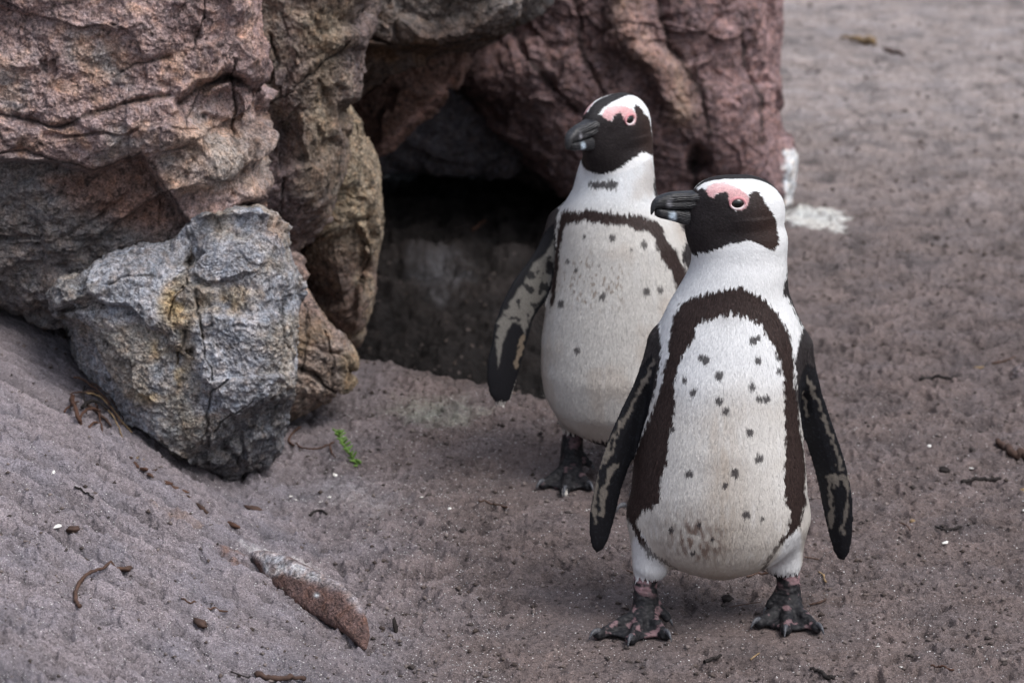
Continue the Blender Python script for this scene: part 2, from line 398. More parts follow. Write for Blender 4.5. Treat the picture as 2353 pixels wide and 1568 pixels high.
# ------------------------------------------------------------------ boulders
def boulder(name, label, outline, Y0, center, Tf, Tb, colf, mat=None, nth=520, nph=360, rough=1.0, n_pow=2.5,
            cracks=(), recess=(), strata=0.0, seed=0, guano=(), back=60, bumps=(), dirt_amt=1.0, cat='boulder', yfun=None, parent=None):
    C = np.array(center, float); out = np.array(outline, float)
    # radius of the outline in every direction from the centre
    th = np.linspace(0, 2 * math.pi, nth, endpoint=False); D = np.stack([np.cos(th), np.sin(th)], 1)
    A, B = seglines(out, True); R = np.zeros(nth)
    for a, b in zip(A, B):
        e = b - a; den = D[:, 0] * e[1] - D[:, 1] * e[0]; den = np.where(np.abs(den) < 1e-9, 1e-9, den)
        ac = a - C; t = (ac[0] * e[1] - ac[1] * e[0]) / den; s = (ac[0] * D[:, 1] - ac[1] * D[:, 0]) / den
        ok = (t > 0) & (s >= -1e-9) & (s <= 1 + 1e-9); R = np.where(ok, np.maximum(R, t), R)
    for _ in range(2): R = 0.25 * np.roll(R, 1) + 0.5 * R + 0.25 * np.roll(R, -1)
    r1 = 1 - (1 - np.linspace(0, 1, nph)) ** 1.5; r2 = (1 - np.linspace(0, 1, back + 1)[1:]) ** 0.8          # rings: front to rim, rim to back
    rr = np.concatenate([r1, r2]); rr = np.clip(rr, 0.001, 1)
    dep = np.concatenate([(1 - r1 ** n_pow) ** (1 / n_pow), -(1 - r2 ** n_pow) ** (1 / n_pow)]); ph = rr
    x0 = C[0] + rr[:, None] * R[None, :] * D[None, :, 0]; y0 = C[1] + rr[:, None] * R[None, :] * D[None, :, 1]
    pl = np.array([x0.ravel(), y0.ravel()]).T
    dx = (pl[:, 0] - CX) / FPX; dz = -(pl[:, 1] - CY) / FPX; c_, s_ = math.cos(PITCH), math.sin(PITCH)
    dd = np.stack([dx, c_ + dz * s_, -s_ + dz * c_], 1); YY = np.full(len(pl), float(Y0)) if yfun is None else yfun(pl); t = YY / dd[:, 1]
    base = np.stack([dd[:, 0] * t, YY, CAMH + dd[:, 2] * t], 1)
    vd = ray(*C); vd /= np.linalg.norm(vd)
    T = np.repeat(np.where(dep >= 0, Tf * dep, Tb * dep)[:, None], nth, 1).ravel()
    V = base - T[:, None] * vd[None, :]
    nr = len(ph); i = np.arange(nr * nth).reshape(nr, nth); j = np.roll(i, -1, 1)
    F = np.stack([i[:-1].ravel(), i[1:].ravel(), j[1:].ravel(), j[:-1].ravel()], 1)
    NB = vert_normals(V, F); NB = NB.reshape(nr, nth, 3)
    kp = 60                                                              # even out the normals round the two poles
    kp = 25
    for r_ in range(kp):
        w_ = 1 - smooth(0, kp, r_); NB[r_] = NB[r_] * (1 - w_) + (-vd) * w_
    NB = NB.reshape(-1, 3); NB /= np.linalg.norm(NB, axis=1)[:, None]
    def push(V, amt): return V + NB * amt[:, None]
    S = V + seed * 3.7
    front = smooth(0.0, 0.25, np.repeat(np.maximum(dep, 0)[:, None], nth, 1).ravel())
    # large facets
    wp = 0.10 * np.stack([perlin(S * 5 + 40), perlin(S * 5 + 80), perlin(S * 5 + 120)], 1) + 0.012 * np.stack([perlin(S * 28 + 40), perlin(S * 28 + 80), perlin(S * 28 + 120)], 1)
    f1, e1 = facets((S + wp) * np.array([4.6, 4.6, 5.6])); f2, e2 = facets((S + wp * 0.6) * np.array([11, 11, 14]) + 7)
    d = rough * (0.020 * perlin(S * 4) + 0.022 * f1 * smooth(0, 0.06, e1) + 0.0085 * f2 * smooth(0, 0.09, e2) - 0.005 * smooth(0.07, 0.0, e1) * smooth(-0.2, 0.3, perlin(S * 9)))
    V = push(V, d * (0.2 + 0.8 * front))
    S = V + seed * 3.7
    if strata:
        a = math.radians(18); u = S[:, 2] * math.cos(a) - S[:, 0] * math.sin(a) * 1.0
        St = np.stack([S[:, 0] * 3.5, S[:, 1] * 3.5, u * 17], 1); V = push(V, strata * (fbm(St, 2)) * (0.2 + 0.8 * front))
    S = V + seed * 3.7
    lump = ridged(S * np.array([24, 24, 34]) + 0.5 * np.stack([perlin(S * 20)] * 3, 1), 2)
    d = rough * (0.0045 * fbm(S * 15, 2) - 0.0040 * (lump - 0.8) * (0.35 + 0.65 * smooth(-0.3, 0.4, perlin(S * 5 + 3)))) * (0.25 + 0.75 * front)
    V = push(V, d)
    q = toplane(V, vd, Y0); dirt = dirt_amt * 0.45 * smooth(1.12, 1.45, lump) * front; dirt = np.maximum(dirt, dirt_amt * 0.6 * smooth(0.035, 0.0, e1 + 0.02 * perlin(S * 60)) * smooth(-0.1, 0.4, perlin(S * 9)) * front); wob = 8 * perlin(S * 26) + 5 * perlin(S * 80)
    ax = -vd
    fm = (np.repeat(dep[:, None], nth, 1).ravel() > 0)
    qq = q + np.stack([wob, 6 * perlin(S * 30 + 50)], 1)
    for poly, amt, soft in recess:
        w = smooth(-soft * 0.3, soft, sdpoly(qq, poly)) * fm; V = V - ax[None, :] * (amt * w)[:, None]
    for poly, amt, soft in bumps:
        w = smooth(-soft, soft, sdpoly(qq, poly)) * fm; V = V + ax[None, :] * (amt * w)[:, None]
    for line, wid, amt in cracks:
        dl = polydist(qq, line); vw = wid * np.clip(0.75 + 0.9 * perlin(S * 22 + 31), 0.25, 1.7); w = np.exp(-(dl / vw) ** 2) * fm * np.clip(0.7 + 0.8 * perlin(S * 18 + 11), 0.1, 1.4)
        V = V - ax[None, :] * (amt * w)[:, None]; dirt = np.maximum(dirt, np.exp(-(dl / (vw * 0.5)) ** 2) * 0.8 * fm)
    S = V + seed * 3.7
    fine = rough * (0.0030 * fbm(S * 75, 2) - 0.0020 * (ridged(S * 110, 2) - 0.8)) * (0.3 + 0.7 * front)
    V = push(V, fine)
    # dirt kept by the finest hollows
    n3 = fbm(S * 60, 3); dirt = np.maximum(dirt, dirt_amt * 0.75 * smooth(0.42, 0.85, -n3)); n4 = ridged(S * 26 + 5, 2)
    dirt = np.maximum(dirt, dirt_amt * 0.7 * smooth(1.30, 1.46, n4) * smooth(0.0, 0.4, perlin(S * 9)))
    colr = colf(q, S)
    for poly, soft in guano:
        w = smooth(-soft, soft, sdpoly(qq, poly) + 5 * n3)[:, None] * 0.95; colr = colr * (1 - w) + np.array([0.80, 0.80, 0.80]) * w
        dirt = dirt * (1 - w[:, 0])
    org = pt(C[0], out[:, 1].max(), Y0)
    o = mesh_obj(name, V, F, mat or M_ROCK, colr, origin=org, extra={'dirt': dirt})
    tag(o, label, cat)
    return o

def blend(c, w, colr): w = np.clip(w, 0, 1)[:, None]; return c * (1 - w) + np.array(colr) * w
def rgb(r, g, b): return np.array([r, g, b])

# 1 the big pink boulder, upper left
def col_pink(q, S):
    n = fbm(S * 7, 3); n2 = fbm(S * 16 + 9, 3)
    c = np.tile(rgb(0.40, 0.285, 0.265), (len(q), 1))
    c = blend(c, smooth(0.0, 0.55, n) * 0.75, (0.38, 0.345, 0.32))
    c = blend(c, smooth(0.05, 0.5, n2) * 0.6, (0.50, 0.315, 0.225)); c = blend(c, smooth(0.15, 0.5, -n2) * smooth(-0.2, 0.4, -n) * 0.6, (0.25, 0.17, 0.165))
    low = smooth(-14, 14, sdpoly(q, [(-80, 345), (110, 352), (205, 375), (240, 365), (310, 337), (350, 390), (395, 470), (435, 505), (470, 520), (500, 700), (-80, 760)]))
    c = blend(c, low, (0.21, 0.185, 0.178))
    red = smooth(-40, 30, sdpoly(q, [(110, 400), (200, 385), (320, 350), (360, 420), (420, 500), (330, 520), (240, 480), (150, 440)]) + 25 * n)
    c = blend(c, red * 0.85, (0.27, 0.155, 0.12))
    edge = smooth(520, 600, q[:, 0]) * smooth(330, 60, q[:, 1]); c = blend(c, edge * 0.5, (0.36, 0.23, 0.22))
    tan_ = smooth(330, 430, q[:, 0]) * smooth(240, 330, q[:, 1]) * smooth(460, 400, q[:, 1]); c = blend(c, tan_ * 0.5, (0.46, 0.37, 0.30))
    return c * (1 + 0.15 * n2)[:, None]
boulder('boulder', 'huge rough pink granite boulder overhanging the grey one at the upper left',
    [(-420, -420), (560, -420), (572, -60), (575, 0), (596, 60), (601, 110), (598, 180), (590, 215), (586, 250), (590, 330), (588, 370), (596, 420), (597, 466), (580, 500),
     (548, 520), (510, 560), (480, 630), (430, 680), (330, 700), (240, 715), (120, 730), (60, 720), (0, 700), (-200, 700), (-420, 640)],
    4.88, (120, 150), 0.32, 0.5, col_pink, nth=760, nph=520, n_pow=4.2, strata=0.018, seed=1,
    cracks=[([(395, 232), (436, 200), (478, 182), (505, 172), (530, 184), (560, 206)], 13, 0.065),
            ([(457, -10), (447, 40), (427, 118)], 4, 0.014), ([(517, 140), (514, 200), (517, 245), (516, 290), (521, 324)], 5, 0.016),
            ([(-40, 246), (44, 263), (131, 283), (175, 266), (228, 247), (306, 228), (372, 214)], 12, 0.022),
            ([(245, 175), (300, 150), (372, 132)], 9, 0.012), ([(440, 200), (425, 250), (412, 285)], 4, 0.012),
            ([(0, 338), (60, 334), (110, 352), (160, 362), (205, 377), (245, 366), (310, 337)], 7, 0.02),
            ([(330, 355), (360, 400), (395, 470), (435, 507)], 4, 0.012),
            ([(455, 505), (500, 478), (540, 466), (592, 446)], 10, 0.035), ([(120, 655), (165, 635), (210, 622), (270, 610), (320, 600), (360, 610)], 6, 0.02),
            ([(468, 500), (462, 545), (450, 585)], 7, 0.03)],
    recess=[([(-200, 348), (110, 354), (205, 378), (240, 367), (312, 338), (352, 392), (396, 472), (437, 508), (468, 520), (520, 800), (-200, 800)], 0.05, 10),
            ([(398, 232), (436, 202), (478, 184), (530, 186), (562, 210), (545, 245), (520, 300), (470, 320), (410, 292)], 0.04, 34),
            ([(462, 484), (520, 470), (596, 442), (640, 480), (560, 560), (455, 560)], 0.05, 16)],
    bumps=[([(300, 230), (420, 190), (400, 300), (330, 330), (200, 340), (180, 290)], 0.02, 25),
           ([(530, 0), (600, 40), (600, 300), (550, 330), (535, 200)], 0.015, 18)])

# 2 the grey boulder under it
def col_grey(q, S):
    n = fbm(S * 8, 3); n2 = fbm(S * 18 + 9, 3)
    c = np.tile(rgb(0.36, 0.355, 0.378), (len(q), 1))
    ochre = smooth(0.05, 0.5, n + 0.3 * np.exp(-((q[:, 0] - 420) / 60) ** 2) + 0.35 * np.exp(-(((q[:, 0] - 540) / 80) ** 2 + ((q[:, 1] - 660) / 60) ** 2)))
    c = blend(c, ochre * 0.55, (0.37, 0.30, 0.215))
    c = blend(c, np.exp(-(((q[:, 0] - 630) / 26) ** 2 + ((q[:, 1] - 530) / 32) ** 2)) * 0.6, (0.38, 0.24, 0.17))
    c = blend(c, np.exp(-(((q[:, 0] - 405) / 45) ** 2 + ((q[:, 1] - 940) / 110) ** 2)) * 0.5, (0.34, 0.285, 0.20))
    for bx, by, br, bs in ((405, 712, 34, 46), (420, 832, 22, 40), (402, 872, 16, 30), (560, 652, 60, 30), (520, 700, 46, 26), (345, 905, 30, 22), (400, 700, 22, 60), (370, 800, 24, 34)):
        c = blend(c, np.exp(-(((q[:, 0] - bx) / br) ** 2 + ((q[:, 1] - by) / bs) ** 2)) * smooth(-0.3, 0.35, n2 + 0.4 * fbm(S * 40, 2)) * 0.8, (0.44, 0.315, 0.165))
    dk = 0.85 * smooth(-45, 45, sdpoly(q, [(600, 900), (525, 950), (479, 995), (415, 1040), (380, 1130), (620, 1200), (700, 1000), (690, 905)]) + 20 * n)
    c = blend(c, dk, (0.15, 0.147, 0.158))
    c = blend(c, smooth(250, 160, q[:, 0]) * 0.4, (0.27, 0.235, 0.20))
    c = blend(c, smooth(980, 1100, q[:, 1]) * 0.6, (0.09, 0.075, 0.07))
    return c * (1 + 0.18 * n2)[:, None]
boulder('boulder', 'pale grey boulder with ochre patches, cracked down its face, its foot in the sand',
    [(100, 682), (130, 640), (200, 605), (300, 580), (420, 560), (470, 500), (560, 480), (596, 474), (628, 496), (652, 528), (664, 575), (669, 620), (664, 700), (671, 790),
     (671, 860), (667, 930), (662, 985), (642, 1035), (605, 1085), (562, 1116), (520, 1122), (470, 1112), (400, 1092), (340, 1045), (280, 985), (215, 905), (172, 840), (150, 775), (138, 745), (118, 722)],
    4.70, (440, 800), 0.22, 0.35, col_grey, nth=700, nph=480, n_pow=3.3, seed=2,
    cracks=[([(432, 600), (428, 624), (432, 651), (444, 682), (455, 736), (467, 775), (475, 822), (485, 869)], 4.5, 0.022),
            ([(520, 869), (486, 900), (475, 943), (471, 985), (462, 1010)], 5, 0.018),
            ([(424, 662), (405, 690), (393, 721), (389, 736)], 4, 0.014),
            ([(576, 915), (525, 945), (490, 985)], 5, 0.012), ([(428, 740), (420, 790), (408, 830)], 8, 0.010),
            ([(655, 690), (640, 740), (650, 800)], 6, 0.012), ([(260, 660), (300, 640), (350, 640)], 5, 0.01),
            ([(118, 722), (160, 716), (210, 705)], 5, 0.012)],
    recess=[([(600, 912), (530, 948), (482, 992), (425, 1036), (380, 1150), (700, 1200), (720, 905)], 0.035, 35),
            ([(-50, 720), (150, 722), (230, 800), (330, 960), (400, 1080), (300, 1200), (0, 1100)], 0.06, 70),
            ([(428, 620), (440, 690), (470, 800), (485, 870), (540, 870), (700, 850), (700, 500), (430, 500)], 0.02, 10)],
    bumps=[([(470, 560), (640, 560), (650, 720), (600, 790), (500, 720)], 0.02, 60)])

# 3 upright brown boulder behind
def col_brown(q, S):
    n = fbm(S * 6, 3); n2 = fbm(S * 15 + 9, 3)
    c = np.tile(rgb(0.175, 0.13, 0.122), (len(q), 1))
    c = blend(c, smooth(0.0, 0.6, n2) * 0.6, (0.24, 0.195, 0.155))
    och = smooth(-50, 60, sdpoly(q, [(700, 20), (810, 0), (780, 180), (790, 420), (740, 500), (690, 300)]) + 50 * n)
    c = blend(c, och * 0.75, (0.235, 0.178, 0.12))
    c = blend(c, np.exp(-(((q[:, 0] - 640) / 50) ** 2 + ((q[:, 1] - 430) / 100) ** 2)) * 0.5, (0.13, 0.10, 0.115))
    return c * (1 + 0.25 * n2)[:, None]
boulder('boulder', 'tall brown and mauve boulder standing behind the pink overhang',
    [(430, -420), (900, -420), (872, -100), (842, 0), (826, 60), (802, 100), (793, 160), (786, 200), (782, 260), (786, 330), (780, 420), (762, 480), (742, 520), (705, 552), (680, 574),
     (640, 620), (560, 660), (460, 600), (430, 300)],
    5.2, (640, 200), 0.26, 0.4, col_brown, M_ROCKS, nth=520, nph=330, n_pow=2.6, seed=3, rough=0.9,
    cracks=[([(600, 240), (650, 225), (690, 190), (760, 130), (790, 100)], 6, 0.014), ([(660, 560), (640, 480), (655, 400)], 5, 0.01), ([(625, 90), (640, 150), (620, 190)], 5, 0.01)],
    recess=[([(560, 230), (650, 228), (700, 300), (640, 420), (560, 400)], 0.03, 40)])
def col_ochre(q, S):
    n = fbm(S * 6, 3); n2 = fbm(S * 15 + 9, 3)
    c = np.tile(rgb(0.30, 0.232, 0.165), (len(q), 1))
    c = blend(c, smooth(540, 640, q[:, 1] + 30 * n), (0.165, 0.115, 0.095))
    c = blend(c, smooth(860, 790, q[:, 0]) * smooth(480, 560, q[:, 1]) * 0.6, (0.12, 0.085, 0.07))
    c = blend(c, smooth(0.1, 0.6, n2) * 0.5, (0.29, 0.235, 0.16))
    return c * (1 + 0.2 * n2)[:, None]
boulder('boulder', 'ochre slab of rock tapering to a point at the left side of the cave mouth',
    [(700, 300), (775, 240), (800, 255), (822, 290), (846, 322), (868, 372), (874, 420), (876, 490), (880, 540), (866, 600), (852, 645), (838, 700), (822, 750), (804, 784), (780, 750),
     (735, 690), (690, 640), (640, 570), (640, 420)],
    5.30, (750, 480), 0.17, 0.3, col_ochre, M_ROCKS, nth=460, nph=300, seed=4, rough=0.8,
    cracks=[([(818, 290), (826, 360), (822, 430)], 4, 0.008), ([(640, 600), (720, 550), (800, 512), (835, 500)], 10, 0.02)],
    recess=[([(640, 560), (740, 545), (820, 510), (850, 560), (800, 800), (640, 800)], 0.03, 14)])
def col_tan(q, S):
    n = fbm(S * 7, 3); n2 = fbm(S * 15 + 9, 3)
    c = np.tile(rgb(0.265, 0.205, 0.17), (len(q), 1)); c = blend(c, smooth(0, 0.5, n) * 0.6, (0.28, 0.20, 0.105))
    c = blend(c, smooth(840, 700, q[:, 1]) * 0.5, (0.25, 0.165, 0.15)); return c * (1 + 0.18 * n2)[:, None]
boulder('boulder', 'low tan boulder squeezed between the cracked grey boulder and the cave mouth',
    [(600, 560), (672, 604), (690, 635), (712, 668), (735, 712), (762, 748), (790, 772), (806, 806), (816, 836), (800, 852), (792, 885), (765, 900), (735, 918), (705, 945), (668, 975), (600, 960), (560, 760)],
    5.0, (670, 790), 0.15, 0.25, col_tan, M_ROCKS, nth=420, nph=260, seed=5, rough=0.75,
    cracks=[([(745, 760), (765, 830), (755, 890)], 5, 0.010), ([(700, 700), (706, 780), (690, 850)], 5, 0.008)])

# 5 roof of the cave
def col_roof(q, S):
    n = fbm(S * 5, 3); n2 = fbm(S * 13 + 9, 3)
    c = np.tile(rgb(0.125, 0.088, 0.075), (len(q), 1))
    c = blend(c, smooth(110, 20, q[:, 1] + 30 * n) * 0.7, (0.19, 0.165, 0.15)); c = blend(c, smooth(0.1, 0.5, n2) * 0.6, (0.22, 0.13, 0.08))
    c = blend(c, smooth(1100, 1200, q[:, 0]) * smooth(60, 10, q[:, 1]) * 0.7, (0.33, 0.30, 0.29))
    return c * (1 + 0.2 * n)[:, None]
boulder('boulder', 'dark brown slab roofing the cave above the left penguin',
    [(700, -480), (1320, -480), (1270, -60), (1240, 0), (1200, 36), (1150, 68), (1090, 98), (1000, 120), (930, 145), (880, 190), (820, 235), (780, 258), (730, 240), (690, 100)],
    5.75, (960, -60), 0.30, 0.8, col_roof, M_ROCKS, nth=440, nph=300, seed=6, rough=0.9, n_pow=3.0,
    cracks=[([(820, 70), (900, 92), (1000, 100), (1060, 88), (1180, 50)], 8, 0.03)],
    recess=[([(760, 95), (900, 96), (1010, 104), (1120, 78), (1300, 100), (1100, 300), (700, 320)], 0.12, 14)])
boulder('boulder', 'sloping wedge of dark red rock hanging under the roof slab inside the cave',
    [(740, 120), (900, 60), (1060, 100), (1072, 138), (1050, 175), (1010, 225), (955, 272), (905, 320), (868, 358), (830, 330), (780, 300)],
    6.05, (900, 200), 0.10, 0.6, lambda q, S: np.tile(rgb(0.15, 0.085, 0.068), (len(q), 1)) * (1 + 0.4 * fbm(S * 9, 3))[:, None]
        + (np.exp(-(polydist(q, [(868, 352), (955, 268), (1010, 215), (1064, 145)]) / 9) ** 2))[:, None] * rgb(0.14, 0.085, 0.075), M_ROCKS, nth=360, nph=200, seed=7, rough=0.7)

# 6 the reddish boulder on the right of the cave
def col_red(q, S):
    n = fbm(S * 4, 3); n2 = fbm(S * 12 + 9, 3); n3 = fbm(S * np.array([9, 9, 3]) + 3, 3)
    c = np.tile(rgb(0.25, 0.165, 0.162), (len(q), 1))
    c = blend(c, smooth(1600, 1780, q[:, 0]) * 0.7, (0.37, 0.24, 0.235))
    c = blend(c, smooth(1250, 1080, q[:, 0] + 40 * n) * 0.7, (0.12, 0.07, 0.065))
    rib = np.exp(-(polydist(q, [(1430, -50), (1440, 60), (1480, 120), (1540, 170), (1560, 250)]) / 34) ** 2); c = blend(c, rib * 0.75, (0.32, 0.22, 0.16))
    c = blend(c, smooth(0.1, 0.6, n3) * 0.5, (0.31, 0.19, 0.18)); c = blend(c, smooth(0.2, 0.7, -n3) * 0.6, (0.09, 0.055, 0.055))
    c = blend(c, smooth(330, 440, q[:, 1]) * smooth(1650, 1750, q[:, 0]) * 0.4, (0.38, 0.27, 0.28))
    return c * (1 + 0.2 * n2)[:, None]
boulder('boulder', 'broad weathered red boulder behind the penguins, white streak low on its right edge',
    [(1020, -520), (1780, -520), (1800, -100), (1802, 0), (1798, 60), (1790, 110), (1778, 170), (1776, 215), (1786, 262), (1800, 300), (1812, 345), (1822, 400), (1812, 450), (1790, 480),
     (1700, 505), (1560, 520), (1400, 510), (1300, 440), (1240, 370), (1200, 330), (1130, 270), (1080, 225), (1050, 195), (1060, 145), (1150, 60), (1120, -60)],
    6.72, (1440, 120), 0.34, 0.5, col_red, M_ROCKS, nth=620, nph=360, seed=8, rough=0.8, n_pow=2.8,
    cracks=[([(1590, 330), (1588, 400), (1600, 450)], 22, 0.08), ([(1500, -20), (1530, 100), (1600, 200), (1620, 300)], 12, 0.015),
            ([(1330, 0), (1345, 120), (1400, 240), (1430, 330)], 14, 0.015), ([(1690, 40), (1700, 160), (1740, 230), (1735, 320)], 12, 0.012), ([(1180, 60), (1240, 160), (1330, 250)], 14, 0.015)],
    bumps=[([(1400, -60), (1460, -60), (1470, 90), (1550, 150), (1570, 260), (1520, 260), (1480, 160), (1400, 100)], 0.05, 24)],
    guano=[([(1788, 338), (1826, 342), (1840, 400), (1836, 450), (1790, 478), (1794, 410)], 4)])
# stones closing the back of the cave
def col_cave(q, S): return np.tile(rgb(0.17, 0.15, 0.165), (len(q), 1)) * (1 + 0.4 * fbm(S * 5, 3))[:, None]
boulder('boulder', 'blackish boulder at the back of the cave, under the roof slab',
    [(560, -500), (1050, -500), (1120, 100), (1180, 250), (1210, 330), (1190, 385), (1120, 402), (1000, 398), (900, 400), (700, 430), (560, 400)],
    6.75, (860, 0), 0.12, 0.6, col_cave, M_ROCKS, nth=300, nph=160, seed=9)
boulder('boulder', 'dark brown boulder deep in the cave beside the left penguin\'s beak',
    [(1060, -500), (1500, -500), (1500, 460), (1360, 470), (1250, 440), (1160, 405), (1090, 390), (1060, 300)],
    6.95, (1260, 0), 0.15, 0.5, lambda q, S: np.tile(rgb(0.18, 0.14, 0.135), (len(q), 1)) * (1 + 0.4 * fbm(S * 6, 3))[:, None], M_ROCKS, nth=300, nph=160, seed=10)
boulder('boulder', 'dark boulder walling the left side of the cave behind the ochre slab',
    [(380, -500), (760, -500), (800, 200), (850, 500), (840, 700), (780, 800), (600, 800), (380, 600)],
    6.1, (600, 150), 0.25, 0.8, col_cave, M_ROCKS, nth=260, nph=140, seed=11)

# 7 half buried red stone in the foreground
def col_buried(q, S):
    n = fbm(S * 14, 3); c = np.tile(rgb(0.15, 0.090, 0.077), (len(q), 1)); c = blend(c, smooth(0, 0.5, n) * 0.5, (0.10, 0.062, 0.055))
    top = smooth(10, -12, polydist(q, [(560, 1262), (640, 1282), (720, 1320), (790, 1345), (830, 1392)]) - 16 - 10 * n); c = blend(c, top * 0.85, (0.29, 0.25, 0.25))
    w = smooth(-6, 10, sdpoly(q, [(588, 1272), (650, 1278), (735, 1318), (735, 1332), (670, 1322), (612, 1318)]) + 12 * n); c = blend(c, w * np.clip(0.6 + 0.9 * fbm(S * 60, 2), 0.15, 1), (0.50, 0.48, 0.485))
    c = blend(c, np.exp(-(((q[:, 0] - 727) / 6) ** 2 + ((q[:, 1] - 1366) / 5) ** 2)), (0.55, 0.57, 0.58)); return c
_a = on_ground(600, 1290); _b = on_ground(830, 1470)
boulder('stone', 'reddish brown stone half buried in the sand with white droppings on its top',
    [(572, 1268), (600, 1262), (660, 1275), (720, 1305), (780, 1338), (820, 1372), (843, 1420), (849, 1460), (838, 1498), (826, 1484), (800, 1458), (750, 1432), (700, 1402), (640, 1362), (600, 1320)],
    3.985, (740, 1378), 0.022, 0.10, col_buried, M_ROCKS, nth=360, nph=160, back=40, rough=0.10, seed=12, cat='stone', dirt_amt=0.4,
    yfun=lambda q: _a[1] - 0.034 + (_b[1] - _a[1]) * np.clip((0.55 * (q[:, 0] - 600) / 230 + 0.45 * (q[:, 1] - 1290) / 180), -0.3, 1.3))
boulder('stone', 'rounded brown stone cut by the right edge of the picture, beside the dry twigs',
    [(2300, 905), (2306, 868), (2330, 842), (2365, 828), (2420, 835), (2440, 880), (2430, 930), (2350, 935)],
    5.25, (2375, 885), 0.05, 0.06, lambda q, S: np.tile(rgb(0.19, 0.15, 0.145), (len(q), 1)) * (1 + 0.35 * fbm(S * 20, 3))[:, None], M_ROCKS, nth=220, nph=110, back=30, rough=0.3, seed=13, cat='stone')

# ------------------------------------------------------------------ penguins
import openvdb
BLK = (0.030, 0.019, 0.017); BLKW = (0.022, 0.018, 0.019)

